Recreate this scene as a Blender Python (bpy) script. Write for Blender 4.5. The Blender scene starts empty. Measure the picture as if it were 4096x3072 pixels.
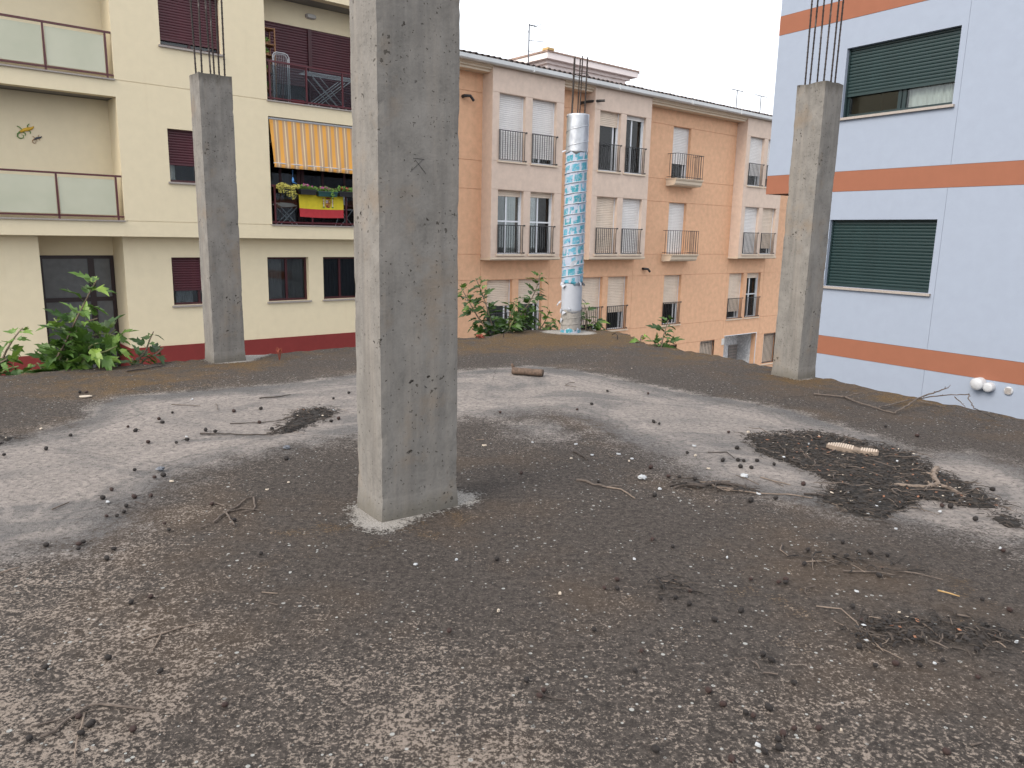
import bpy, math, random
import numpy as np
from mathutils import Vector, Matrix, noise as mnoise
rnd = random.Random(7)
S = bpy.context.scene
col = S.collection
# ------------------------------------------------------------------ camera, sky, sun, exposure
EYE = 1.3
cam = bpy.data.objects.new('camera', bpy.data.cameras.new('camera')); col.objects.link(cam)
cam.data.sensor_width = 36; cam.data.lens = 26.70; cam.data.clip_end = 2000; cam.data.clip_start = 0.05
PITCH, ROLL = math.radians(11.123), math.radians(1.2245)
fw = Vector((0, math.cos(PITCH), -math.sin(PITCH))); rt = Vector((1, 0, 0)); up = rt.cross(fw)
rt2 = rt*math.cos(ROLL) + up*math.sin(ROLL); up2 = up*math.cos(ROLL) - rt*math.sin(ROLL)
cam.matrix_world = Matrix(((rt2.x, up2.x, -fw.x, 0), (rt2.y, up2.y, -fw.y, 0), (rt2.z, up2.z, -fw.z, EYE), (0, 0, 0, 1)))
S.camera = cam
SUN_AZ, SUN_EL = math.radians(229), math.radians(40)      # compass bearing from +Y, clockwise
w = bpy.data.worlds.new('World'); S.world = w; w.use_nodes = True
nt = w.node_tree; nt.nodes.clear()
sky = nt.nodes.new('ShaderNodeTexSky'); sky.sky_type = 'NISHITA'; sky.sun_disc = False
sky.sun_elevation = SUN_EL; sky.sun_rotation = SUN_AZ; sky.air_density = 1.0; sky.dust_density = 4.0; sky.ozone_density = 1.0
hs = nt.nodes.new('ShaderNodeHueSaturation'); hs.inputs['Saturation'].default_value = 0.35
mx = nt.nodes.new('ShaderNodeMix'); mx.data_type = 'RGBA'; mx.inputs['Factor'].default_value = 0.72
mx.inputs[7].default_value = (8.6, 8.9, 9.4, 1)            # the even white of a closed cloud deck
bg = nt.nodes.new('ShaderNodeBackground'); bg.inputs['Strength'].default_value = 0.10
wo = nt.nodes.new('ShaderNodeOutputWorld')
nt.links.new(sky.outputs[0], hs.inputs['Color']); nt.links.new(hs.outputs[0], mx.inputs[6])
nt.links.new(mx.outputs[2], bg.inputs[0]); nt.links.new(bg.outputs[0], wo.inputs[0])
sl = bpy.data.lights.new('sun', 'SUN'); sl.energy = 1.5; sl.angle = math.radians(35); sl.color = (1.0, 0.90, 0.78)
so = bpy.data.objects.new('sun', sl); col.objects.link(so); so.location = (0, 0, 30)
sd = Vector((math.sin(SUN_AZ)*math.cos(SUN_EL), math.cos(SUN_AZ)*math.cos(SUN_EL), math.sin(SUN_EL)))
so.rotation_euler = (-sd).to_track_quat('-Z', 'Y').to_euler()
vs = S.view_settings; vs.view_transform = 'Standard'; vs.look = 'None'; vs.exposure = 1.18; vs.gamma = 1; vs.use_curve_mapping = False
S.render.engine = 'CYCLES'; S.cycles.max_bounces = 8; S.cycles.diffuse_bounces = 4; S.cycles.transparent_max_bounces = 12
S.cycles.use_denoising = True; S.cycles.sample_clamp_indirect = 4

# ------------------------------------------------------------------ materials
class NT:
    def __init__(s, name):
        s.m = bpy.data.materials.new(name); s.m.use_nodes = True; s.t = s.m.node_tree
        s.p = s.t.nodes['Principled BSDF']; s.out = s.t.nodes['Material Output']
        s.tc = None
    def n(s, kind, **kw):
        d = s.t.nodes.new('ShaderNode' + kind)
        for k, v in kw.items(): setattr(d, k, v)
        return d
    def ln(s, a, b): s.t.links.new(a, b)
    def set(s, sock, v):
        if hasattr(v, 'is_output') or isinstance(v, bpy.types.NodeSocket): s.ln(v, sock)
        elif isinstance(v, (tuple, list)) and len(v) == 3 and sock.type == 'RGBA': sock.default_value = (*v, 1)
        else: sock.default_value = v
    def co(s, kind='Object', scale=None):
        if s.tc is None: s.tc = s.n('TexCoord')
        o = s.tc.outputs[kind]
        if scale is None: return o
        mp = s.n('Mapping'); s.ln(o, mp.inputs[0]); mp.inputs['Scale'].default_value = scale
        return mp.outputs[0]
    def noise(s, scale, detail=4, rough=.55, dist=0, vec=None, color=False):
        d = s.n('TexNoise'); d.inputs['Scale'].default_value = scale; d.inputs['Detail'].default_value = detail
        d.inputs['Roughness'].default_value = rough; d.inputs['Distortion'].default_value = dist
        s.ln(vec if vec is not None else s.co(), d.inputs['Vector'])
        return d.outputs['Color' if color else 'Fac']
    def vor(s, scale, vec=None, feature='F1', rand=1):
        d = s.n('TexVoronoi', feature=feature); d.inputs['Scale'].default_value = scale; d.inputs['Randomness'].default_value = rand
        s.ln(vec if vec is not None else s.co(), d.inputs['Vector']); return d
    def ramp(s, f, stops, interp='LINEAR'):
        d = s.n('ValToRGB'); e = d.color_ramp.elements; d.color_ramp.interpolation = interp
        while len(e) < len(stops): e.new(.5)
        for i, (p, c) in enumerate(stops):
            e[i].position = p; e[i].color = (c, c, c, 1) if isinstance(c, (int, float)) else (*c, 1)
        s.ln(f, d.inputs[0]); return d.outputs[0]
    def mix(s, f, a, b, blend='MIX'):
        d = s.n('Mix', data_type='RGBA', blend_type=blend)
        s.set(d.inputs[0], f); s.set(d.inputs[6], a); s.set(d.inputs[7], b); return d.outputs[2]
    def math(s, op, a, b=0, c=None):
        d = s.n('Math', operation=op); s.set(d.inputs[0], a); s.set(d.inputs[1], b)
        if c is not None: s.set(d.inputs[2], c)
        return d.outputs[0]
    def attr(s, name):
        d = s.n('Attribute'); d.attribute_name = name; return d.outputs['Fac']
    def bump(s, h, strength=.3, dist=.01, base=None):
        d = s.n('Bump'); d.inputs['Strength'].default_value = strength; d.inputs['Distance'].default_value = dist
        s.ln(h, d.inputs['Height'])
        if base is not None: s.ln(base, d.inputs['Normal'])
        s.ln(d.outputs[0], s.p.inputs['Normal']); return d.outputs[0]
    def fin(s, colr, rough=.6, metal=0, spec=None, alpha=None):
        s.set(s.p.inputs['Base Color'], colr); s.set(s.p.inputs['Roughness'], rough); s.p.inputs['Metallic'].default_value = metal
        if spec is not None: s.p.inputs['Specular IOR Level'].default_value = spec
        if alpha is not None: s.p.inputs['Alpha'].default_value = alpha
        return s.m
M = {}
def simple(name, c, rough=.6, metal=0, var=.12, scale=6, bump=0, bscale=200, spec=None, alpha=None):
    n = NT(name); f = n.noise(scale, 5)
    a = tuple(max(0, x*(1-var)) for x in c); b = tuple(min(1, x*(1+var)) for x in c)
    cc = n.ramp(f, [(.3, a), (.7, b)])
    if bump: n.bump(n.noise(bscale, 3), bump, .004)
    M[name] = n.fin(cc, rough, metal, spec, alpha); return M[name]

def render_wall(name, c, stain, bump=.25, bscale=120, mottled=.10):
    n = NT(name)
    big = n.noise(.7, 6, .6); mid = n.noise(5, 6, .6)
    streak = n.noise(1.0, 5, .6, vec=n.co(scale=(5, 5, .35)))
    base = n.mix(n.ramp(mid, [(.3, 0), (.7, 1)]), tuple(x*(1-mottled) for x in c), tuple(min(1, x*(1+mottled*.6)) for x in c))
    st = n.math('MULTIPLY', n.ramp(streak, [(.56, 0), (.80, 1)]), n.ramp(big, [(.45, 0), (.68, .40)]))
    colr = n.mix(st, base, stain)
    n.bump(n.noise(bscale, 4, .6), bump, .006)
    M[name] = n.fin(colr, .85, spec=.25)
render_wall('cream_render', (.695, .60, .42), (.58, .46, .30), .15, 160, .035)
render_wall('orange_render', (.72, .43, .268), (.56, .29, .17), .35, 45, .12)
render_wall('bay_render', (.65, .515, .425), (.44, .32, .22), .35, 45, .09)
render_wall('blue_grey_render', (.270, .310, .385), (.235, .265, .325), .06, 200, .035)
render_wall('brick_red_render', (.25, .10, .060), (.22, .085, .052), .12, 200, .04)
render_wall('red_plinth', (.20, .033, .030), (.15, .03, .03), .12, 160, .08)
render_wall('pink_render', (.86, .77, .74), (.62, .48, .42), .12, 100, .05)
render_wall('pale_cornice', (.66, .55, .43), (.45, .33, .22), .2, 80, .06)
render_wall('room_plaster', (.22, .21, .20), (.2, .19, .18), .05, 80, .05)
simple('maroon_metal', (.048, .007, .010), .38, var=.2)
simple('door_frame', (.016, .005, .006), .45, var=.2)
simple('maroon_slat', (.062, .010, .016), .42, var=.18, scale=3)
simple('maroon_rail', (.078, .013, .017), .35, var=.15)
simple('green_slat', (.009, .026, .027), .40, var=.15, scale=3)
simple('green_frame', (.007, .020, .022), .4, var=.15)
simple('white_slat', (.72, .69, .67), .5, var=.06, scale=2)
simple('ivory_slat', (.70, .58, .47), .5, var=.08, scale=2)
simple('white_frame', (.72, .74, .77), .4, var=.05)
simple('white_metal', (.44, .45, .47), .35, var=.06)
simple('gutter_metal', (.62, .63, .63), .4, var=.06, scale=2)
simple('black_metal', (.018, .018, .02), .45, var=.3)
simple('black_plastic', (.014, .014, .016), .4, var=.2)
simple('stone_sill', (.30, .265, .24), .6, var=.2, scale=40, bump=.15)
simple('curtain', (.78, .76, .72), .9, var=.08, scale=8)
simple('curtain_grey', (.30, .30, .31), .9, var=.10, scale=8)
simple('lamp_glass', (.42, .40, .37), .35, var=.1)
simple('wood_shelf', (.26, .13, .06), .7, var=.25, scale=20)
simple('planter_black', (.014, .014, .015), .45)
simple('planter_green', (.012, .06, .055), .45)
simple('flag_yellow', (.62, .50, .022), .8, var=.08, scale=12)
simple('flag_red', (.42, .028, .035), .8, var=.08, scale=12)
simple('crest_dark', (.22, .035, .02), .8)
simple('crest_white', (.62, .55, .42), .8)
simple('crest_green', (.10, .20, .05), .8)
simple('crest_gold', (.55, .33, .03), .7)
simple('crest_purple', (.12, .06, .22), .8)
simple('petal_pink', (.52, .08, .30), .7, var=.2)
simple('petal_red', (.45, .05, .06), .7, var=.2)
simple('succulent', (.46, .42, .085), .6, var=.25, scale=25)
simple('planter_leaf', (.12, .24, .035), .55, var=.4, scale=20)
simple('toy_blue', (.06, .22, .55), .5)
simple('bucket_red', (.38, .02, .03), .4)
simple('bucket_grey', (.05, .055, .065), .45)
simple('paper_white', (.36, .375, .39), .7, var=.12, scale=60)
simple('shell_cream', (.42, .36, .29), .7, var=.2, scale=60)
simple('sole_rubber', (.46, .38, .31), .8, var=.14, scale=30, bump=.3, bscale=120)
simple('sole_gap_shade', (.20, .155, .12), .85, var=.2, scale=30)  # darker tan plate: shade between the tread lugs put into its colour
simple('log_bark', (.085, .055, .038), .85, var=.5, scale=30, bump=.6, bscale=90)
simple('grey_wood', (.085, .066, .054), .85, var=.4, scale=40, bump=.4, bscale=150)
simple('dark_wood', (.040, .031, .026), .85, var=.5, scale=40, bump=.4, bscale=150)
simple('pale_wood', (.15, .115, .09), .85, var=.3, scale=40, bump=.3, bscale=150)
simple('yellow_wood', (.28, .18, .075), .85, var=.3, scale=40)
simple('dry_fruit', (.011, .0075, .0065), .75, var=.5, scale=120, bump=.6, bscale=260)
simple('brown_fruit', (.028, .012, .009), .7, var=.5, scale=120, bump=.6, bscale=260)
simple('litter_soil', (.016, .013, .011), .9, var=.6, scale=60, bump=.9, bscale=120)
simple('litter_stick', (.040, .031, .025), .85, var=.6, scale=25)
simple('litter_dark', (.014, .011, .0095), .85, var=.5, scale=25)
simple('red_weed', (.20, .04, .02), .8, var=.3)
simple('asphalt', (.055, .055, .056), .9, var=.25, scale=9, bump=.4, bscale=160)
simple('paving', (.24, .23, .215), .85, var=.2, scale=7, bump=.3, bscale=120)
simple('stem_green', (.13, .15, .055), .7, var=.3, scale=20)
simple('stem_brown', (.14, .105, .075), .8, var=.3, scale=20)
simple('tile_dark', (.085, .062, .056), .85, var=.45, scale=5, bump=.3)
simple('tile_brown', (.32, .22, .175), .85, var=.3, scale=5, bump=.3)
simple('tile_ochre', (.50, .33, .14), .8, var=.2, scale=8)
simple('galvanised', (.10, .11, .13), .5, .2, var=.15)
simple('cardboard', (.25, .235, .215), .85, var=.2, scale=25)
simple('torn_paper', (.33, .345, .38), .8, var=.18, scale=25)
simple('spiral_paper', (.34, .36, .40), .6, var=.05, scale=10)
simple('grey_pane', (.105, .108, .112), .22, var=.12)
simple('intercom', (.62, .60, .57), .5)
simple('scratch', (.055, .052, .05), .9)
simple('mail_slot', (.20, .18, .17), .5)
simple('dry_leaf', (.20, .09, .05), .8, var=.4, scale=40)

def glass(name, tint, refl=1.0):
    n = NT(name); t = n.t
    t.nodes.remove(n.p)
    tr = n.n('BsdfTransparent'); tr.inputs[0].default_value = (*tint, 1)
    gl = n.n('BsdfGlossy'); gl.inputs['Roughness'].default_value = .02
    fr = n.n('Fresnel'); fr.inputs[0].default_value = 1.5
    f2 = n.math('MULTIPLY', fr.outputs[0], refl)
    ms = n.n('MixShader'); n.ln(f2, ms.inputs[0]); n.ln(tr.outputs[0], ms.inputs[1]); n.ln(gl.outputs[0], ms.inputs[2])
    n.ln(ms.outputs[0], n.out.inputs[0]); M[name] = n.m
glass('pane_glass', (.80, .84, .84)); glass('pane_mid', (.55, .57, .58)); glass('pane_dark', (.45, .48, .50)); glass('rail_glass', (.74, .78, .79), .8)
n = NT('frosted_glass'); M['frosted_glass'] = n.fin(n.ramp(n.noise(1.2, 3), [(.3, (.46, .465, .345)), (.7, (.54, .535, .41))]), .3, spec=.5, alpha=.92)

# weathered concrete of the columns
def concrete(name, c, streak_amt):
    n = NT(name)
    def step(x, lo, hi): return n.math('MINIMUM', n.math('MAXIMUM', n.math('DIVIDE', n.math('SUBTRACT', x, lo), hi-lo), 0), 1)
    big = n.noise(2.4, 6, .62); mid = n.noise(7, 7, .66); fine = n.noise(55, 5, .66)
    streak = n.noise(1.0, 6, .64, vec=n.co(scale=(12, 12, .9)))
    base = n.mix(step(mid, .30, .70), tuple(x*.72 for x in c), tuple(x*1.34 for x in c))
    base = n.mix(n.math('MULTIPLY', step(fine, .40, .62), .35), base, (c[0]*1.3, c[1]*1.28, c[2]*1.25))
    base = n.mix(n.math('MULTIPLY', step(streak, .46, .66), streak_amt), base, (c[0]*1.36, c[1]*1.30, c[2]*1.24))
    base = n.mix(n.math('MULTIPLY', step(n.noise(1.5, 5, .62, vec=n.co(scale=(7, 7, .8))), .50, .66), .5), base, (c[0]*.70, c[1]*.70, c[2]*.71))
    base = n.mix(n.math('MULTIPLY', step(big, .53, .68), .6), base, (c[0]*1.25, c[1]*.98, c[2]*.72))
    sx = n.n('SeparateXYZ'); n.ln(n.co(), sx.inputs[0])
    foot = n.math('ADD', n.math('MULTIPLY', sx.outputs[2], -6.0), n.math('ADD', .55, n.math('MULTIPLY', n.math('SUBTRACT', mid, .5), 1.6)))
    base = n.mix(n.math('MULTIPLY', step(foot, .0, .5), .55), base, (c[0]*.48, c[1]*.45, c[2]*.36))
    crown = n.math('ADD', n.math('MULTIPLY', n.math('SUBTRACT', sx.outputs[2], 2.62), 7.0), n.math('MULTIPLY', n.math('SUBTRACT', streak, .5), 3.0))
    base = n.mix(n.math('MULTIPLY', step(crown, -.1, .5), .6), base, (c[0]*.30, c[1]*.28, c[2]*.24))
    pv = n.mix(.03, n.co(), n.noise(45, 3, vec=n.co(), color=True))
    v = n.vor(26, pv); v2 = n.vor(64, pv); vb = n.vor(34, n.mix(.05, n.co(), n.noise(30, 4, vec=n.co(), color=True)))
    def cell(vv, keep):
        sc = n.n('SeparateColor'); n.ln(vv.outputs['Color'], sc.inputs[0]); return n.math('GREATER_THAN', sc.outputs[0], keep), sc.outputs[1]
    k1, r1 = cell(v, .50); k2, r2 = cell(v2, .62)
    p1 = n.math('MULTIPLY', k1, n.math('LESS_THAN', v.outputs['Distance'], n.math('ADD', .05, n.math('MULTIPLY', r1, .12))))
    p2 = n.math('MULTIPLY', k2, n.math('LESS_THAN', v2.outputs['Distance'], n.math('ADD', .08, n.math('MULTIPLY', r2, .14))))
    p3 = n.math('MULTIPLY', n.math('LESS_THAN', vb.outputs['Distance'], .26), step(n.noise(4.2, 2), .61, .635))
    pits = n.math('MAXIMUM', n.math('MAXIMUM', p1, p2), p3)
    colr = n.mix(n.math('MULTIPLY', pits, .78), base, (c[0]*.26, c[1]*.24, c[2]*.21))
    b1 = n.bump(n.math('MULTIPLY', pits, -1), 1.0, .018)
    n.bump(n.math('ADD', fine, mid), .4, .006, b1)
    M[name] = n.fin(colr, .88, spec=.25)
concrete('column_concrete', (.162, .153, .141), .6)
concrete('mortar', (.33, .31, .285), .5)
n = NT('rusty_bar')
M['rusty_bar'] = n.fin(n.ramp(n.noise(30, 5, .6, vec=n.co(scale=(1, 1, .25))), [(.35, (.012, .009, .008)), (.60, (.030, .020, .017)), (.74, (.16, .145, .135))]), .8)

# printed cement-sack wrap of the round column
n = NT('printed_wrap')
sep = n.n('SeparateXYZ'); n.ln(n.co(), sep.inputs[0])
ang = n.math('ARCTAN2', sep.outputs[1], sep.outputs[0])
uu = n.math('MULTIPLY', ang, .155)
zz_ = n.math('ADD', sep.outputs[2], n.math('MULTIPLY', uu, -.21))
wobn = n.math('MULTIPLY', n.math('SUBTRACT', n.noise(18, 4, .6), .5), .045)
cv = n.n('CombineXYZ'); n.ln(n.math('ADD', uu, wobn), cv.inputs[0]); n.ln(n.math('ADD', zz_, wobn), cv.inputs[1])
bt = n.n('TexBrick'); n.ln(cv.outputs[0], bt.inputs['Vector']); bt.offset = .37; bt.squash = 1
for k, v_ in (('Scale', 1.0), ('Mortar Size', .017), ('Brick Width', .145), ('Row Height', .135), ('Bias', -.1)): bt.inputs[k].default_value = v_
bt.inputs['Color1'].default_value = (.012, .20, .25, 1); bt.inputs['Color2'].default_value = (.07, .28, .40, 1); bt.inputs['Mortar'].default_value = (.34, .37, .44, 1)
b2 = n.n('TexBrick'); n.ln(cv.outputs[0], b2.inputs['Vector']); b2.offset = .63
for k, v_ in (('Scale', 1.0), ('Mortar Size', .0), ('Brick Width', .055), ('Row Height', .0675), ('Bias', 0)): b2.inputs[k].default_value = v_
b2.inputs['Color1'].default_value = (0, 0, 0, 1); b2.inputs['Color2'].default_value = (1, 1, 1, 1)
sel = n.ramp(b2.outputs['Color'], [(.76, 0), (.78, 1)], 'CONSTANT')
c1 = n.mix(sel, bt.outputs['Color'], (.32, .36, .44))
vv = n.vor(26, cv.outputs[0]); blob = n.ramp(vv.outputs['Distance'], [(.22, 1), (.26, 0)])
keep = n.ramp(n.math('FRACT', n.math('MULTIPLY', vv.outputs['Position'] if False else n.noise(9, 1, vec=cv.outputs[0]), 7)), [(.55, 0), (.6, 1)])
c2 = n.mix(n.math('MULTIPLY', blob, keep), c1, (.26, .42, .50))
v3 = n.vor(16, cv.outputs[0]); navy = n.ramp(v3.outputs['Distance'], [(.12, 1), (.16, 0)])
c3 = n.mix(navy, c2, (.03, .06, .22))
txt = n.math('MULTIPLY', n.ramp(n.noise(150, 2, vec=cv.outputs[0]), [(.52, 0), (.56, 1)]), n.ramp(n.noise(13, 2, vec=cv.outputs[0]), [(.52, 0), (.56, .8)]))
c4 = n.mix(txt, c3, (.25, .32, .45))
wr = n.noise(40, 5); c5 = n.mix(n.ramp(wr, [(.50, 0), (.68, .65)]), c4, (.33, .33, .35))
n.bump(n.noise(70, 4), .35, .006)
M['printed_wrap'] = n.fin(c5, .38, spec=.5)
n = NT('foil'); n.bump(n.noise(22, 5, .6, vec=n.co(scale=(1, 1, .5))), .5, .01)
M['foil'] = n.fin(n.ramp(n.noise(8, 4), [(.3, (.36, .375, .40)), (.7, (.50, .515, .54))]), .36, .8)
n = NT('marble')
vein = n.noise(2.2, 8, .65, 2.2)
M['marble'] = n.fin(n.ramp(vein, [(.40, (.74, .74, .75)), (.5, (.48, .49, .51)), (.56, (.78, .78, .79))]), .25)
# awning cloth: woven stripes across its width
n = NT('awning_cloth')
sx = n.n('SeparateXYZ'); n.ln(n.co(), sx.inputs[0])
fx = n.math('FRACT', n.math('MULTIPLY', n.math('ADD', sx.outputs[0], 20.06), 1/.235))
M['awning_cloth'] = n.fin(n.ramp(fx, [(0, (.66, .50, .29)), (.09, (.70, .54, .32)), (.13, (.40, .265, .17)), (.32, (.46, .29, .16)), (.36, (.68, .33, .065)), (.72, (.68, .33, .065)), (.75, (.45, .285, .165)), (.96, (.41, .27, .17)), (1, (.66, .50, .29))]), .85)
n.p.inputs['Subsurface Weight'].default_value = 0
# leaves
def leaf_mat(name, dark, light):
    n = NT(name); oi = n.n('ObjectInfo')
    f = n.math('ADD', n.math('MULTIPLY', oi.outputs['Random'], .75), n.math('MULTIPLY', n.noise(14, 3), .3))
    c = n.ramp(f, [(.15, dark), (.85, light)])
    M[name] = n.fin(c, .42, spec=.4)
    tl = n.n('BsdfTranslucent'); n.ln(n.mix(.4, c, (.10, .18, .02)), tl.inputs[0])
    ms = n.n('MixShader'); ms.inputs[0].default_value = .25
    n.ln(n.p.outputs[0], ms.inputs[1]); n.ln(tl.outputs[0], ms.inputs[2]); n.ln(ms.outputs[0], n.out.inputs[0])
leaf_mat('leaf_dark', (.013, .038, .008), (.055, .115, .022))
leaf_mat('leaf_mid', (.026, .065, .013), (.10, .19, .036))
leaf_mat('leaf_fresh', (.085, .17, .026), (.19, .29, .05))

# the slab: dark lichened screed with a pale rain-washed hollow, tan flecks, moss and lichen rings
def slab_material():
    n = NT('slab_screed')
    def clamp(x): return n.math('MINIMUM', n.math('MAXIMUM', x, 0), 1)
    def step(x, lo, hi): return clamp(n.math('DIVIDE', n.math('SUBTRACT', x, lo), hi-lo if not hasattr(lo, 'is_output') else .06))
    n1 = n.noise(1.1, 6, .6); n2 = n.noise(5.5, 6, .62); n3 = n.noise(26, 5, .62)
    gr = n.noise(88, 6, .74); gr2 = n.noise(170, 4, .7); blot = n.noise(34, 5, .72, .6)
    # dark cement skin, granular
    gr0 = n.noise(36, 4, .72)
    dark = n.mix(step(gr0, .38, .62), (.0270, .0228, .0205), (.074, .0625, .0550))
    dark = n.mix(n.math('MULTIPLY', step(gr, .50, .62), .55), dark, (.130, .110, .096))
    dark = n.mix(n.math('MULTIPLY', step(gr2, .46, .36), .5), dark, (.015, .0125, .011))
    dark = n.mix(n.math('MULTIPLY', step(n2, .50, .68), .45), dark, (.036, .030, .027))
    dark = n.mix(n.math('MULTIPLY', step(n1, .49, .63), .44), dark, (.078, .054, .036))
    # tan flecks where the skin is worn through
    tw = n.math('ADD', n.attr('worn'), n.math('ADD', n.math('MULTIPLY', n.math('SUBTRACT', n2, .5), 1.5), n.math('MULTIPLY', n.math('SUBTRACT', n1, .5), 1.5)))
    tw = clamp(tw)
    mixg = n.math('ADD', n.math('MULTIPLY', gr, .58), n.math('ADD', n.math('MULTIPLY', gr0, .12), n.math('MULTIPLY', blot, .30)))
    thr = n.math('SUBTRACT', .578, n.math('MULTIPLY', tw, .112))
    fl = clamp(n.math('MULTIPLY', n.math('SUBTRACT', mixg, thr), 22))
    dark = n.mix(n.math('MULTIPLY', fl, .9), dark, n.mix(n3, (.185, .150, .125), (.335, .282, .238)))
    # lichen rings and pale aggregate
    def dots(scale, r0, keep, ring):
        v = n.vor(scale); d = v.outputs['Distance']
        sc = n.n('SeparateColor'); n.ln(v.outputs['Color'], sc.inputs[0])
        k = n.math('GREATER_THAN', sc.outputs[0], keep)
        rr = n.math('MULTIPLY', n.math('ADD', .45, n.math('MULTIPLY', sc.outputs[1], .55)), r0)
        ins = n.math('LESS_THAN', d, rr)
        if ring: ins = n.math('MULTIPLY', ins, n.math('ADD', .35, n.math('MULTIPLY', .65, n.math('GREATER_THAN', d, n.math('MULTIPLY', rr, n.math('MULTIPLY', sc.outputs[2], .6))))))
        return n.math('MULTIPLY', ins, k)
    lich = n.math('MAXIMUM', n.math('MAXIMUM', dots(24, .17, .62, True), dots(37, .19, .72, False)), dots(14, .115, .72, True))
    lich = n.math('MULTIPLY', lich, step(n.noise(2.3, 3), .40, .52))
    dark = n.mix(n.math('MULTIPLY', lich, .88), dark, (.36, .365, .35))
    # moss
    mo = n.math('ADD', n.attr('moss'), n.math('ADD', n.math('MULTIPLY', n.math('SUBTRACT', n2, .5), 1.5), n.math('MULTIPLY', n.math('SUBTRACT', gr, .5), 1.2)))
    mo = n.math('MULTIPLY', n.math('MULTIPLY', step(mo, .38, .80), .8), n.math('ADD', .45, n.math('MULTIPLY', step(gr0, .42, .58), .55)))
    dark = n.mix(mo, dark, n.mix(step(gr, .38, .62), (.052, .032, .010), (.185, .105, .030)))
    # pale hollow
    silt = n.noise(1.35, 5, .62, .8, vec=n.co(scale=(1, 1.4, 1)))
    pc = n.mix(step(n3, .32, .68), (.170, .153, .143), (.290, .256, .234))
    pc = n.mix(n.math('MULTIPLY', step(silt, .36, .20), .8), pc, (.33, .29, .265))
    pc = n.mix(n.math('MULTIPLY', step(silt, .47, .62), .75), pc, (.098, .096, .097))
    rim = n.math('MULTIPLY', n.ramp(n.math('ADD', .5, n.attr('pale')), [(.49, 0), (.55, .9), (.66, .75), (.82, 0)]), step(n1, .40, .56))
    pc = n.mix(rim, pc, (.085, .085, .088))
    crisp = n.attr('crisp'); wob = n.math('ADD', n.attr('pale'), n.math('ADD', n.math('MULTIPLY', n.math('SUBTRACT', n1, .5), .5), n.math('MULTIPLY', n.math('SUBTRACT', n2, .5), .16)))
    def line(c0, w0, w1=None): return n.math('SUBTRACT', 1, step(n.math('ABSOLUTE', n.math('SUBTRACT', wob, c0)), w0*.4, w0))
    pc = n.mix(n.math('MULTIPLY', line(.30, .022), .5), pc, (.090, .088, .088))
    pc = n.mix(n.math('MULTIPLY', line(.44, .03), .35), pc, (.34, .30, .275))
    pc = n.mix(n.math('MULTIPLY', n.math('MULTIPLY', step(n.attr('pale'), .30, .10), crisp), .6), pc, (.086, .086, .089))
    pc = n.mix(n.math('MULTIPLY', n.math('MULTIPLY', step(wob, .07, .02), n.math('MULTIPLY', crisp, step(n2, .42, .56))), .7), pc, (.27, .238, .212))
    pc = n.mix(n.math('MULTIPLY', step(gr0, .49, .36), .75), pc, (.060, .056, .054))
    pc = n.mix(n.math('MULTIPLY', step(gr2, .52, .62), .35), pc, (.36, .33, .31))
    sdv = n.math('ADD', n.math('MULTIPLY', n.attr('pale'), 1.25), n.math('ADD', n.math('MULTIPLY', n.math('SUBTRACT', n2, .5), n.math('SUBTRACT', .8, n.math('MULTIPLY', crisp, .3))), n.math('MULTIPLY', n.math('SUBTRACT', mixg, .5), n.math('SUBTRACT', 2.4, n.math('MULTIPLY', crisp, 1.1)))))
    pm = n.math('MAXIMUM', step(sdv, -.10, .24), n.math('MULTIPLY', crisp, step(sdv, -.04, .05)))
    colr = n.mix(n.math('MULTIPLY', pm, .94), dark, pc)
    # hairline cracks
    cv = n.mix(.10, n.co(), n.noise(3.0, 5, .6, color=True)); ce = n.vor(.42, cv, 'DISTANCE_TO_EDGE')
    crack = n.math('MULTIPLY', step(ce.outputs['Distance'], .0026, .0010), step(n.noise(.9, 2), .46, .54))
    colr = n.mix(n.math('MULTIPLY', crack, .4), colr, (.020, .018, .017))
    # mortar splashed round the column feet
    mv = n.math('ADD', n.attr('mortar_splash'), n.math('ADD', n.math('MULTIPLY', n.math('SUBTRACT', blot, .5), .28), n.math('MULTIPLY', n.math('SUBTRACT', gr, .5), .30)))
    mm = step(mv, .015, .045)
    colr = n.mix(n.math('MULTIPLY', mm, .9), colr, n.mix(step(gr2, .40, .58), (.20, .18, .16), (.40, .385, .36)))
    hgt = n.math('ADD', n.math('ADD', gr, n.math('MULTIPLY', gr2, .6)), n.math('MULTIPLY', mm, .5))
    b1 = n.bump(hgt, .8, .012)
    n.bump(n3, .35, .02, b1)
    M['slab_screed'] = n.fin(colr, .9, spec=.2)
slab_material()

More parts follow.
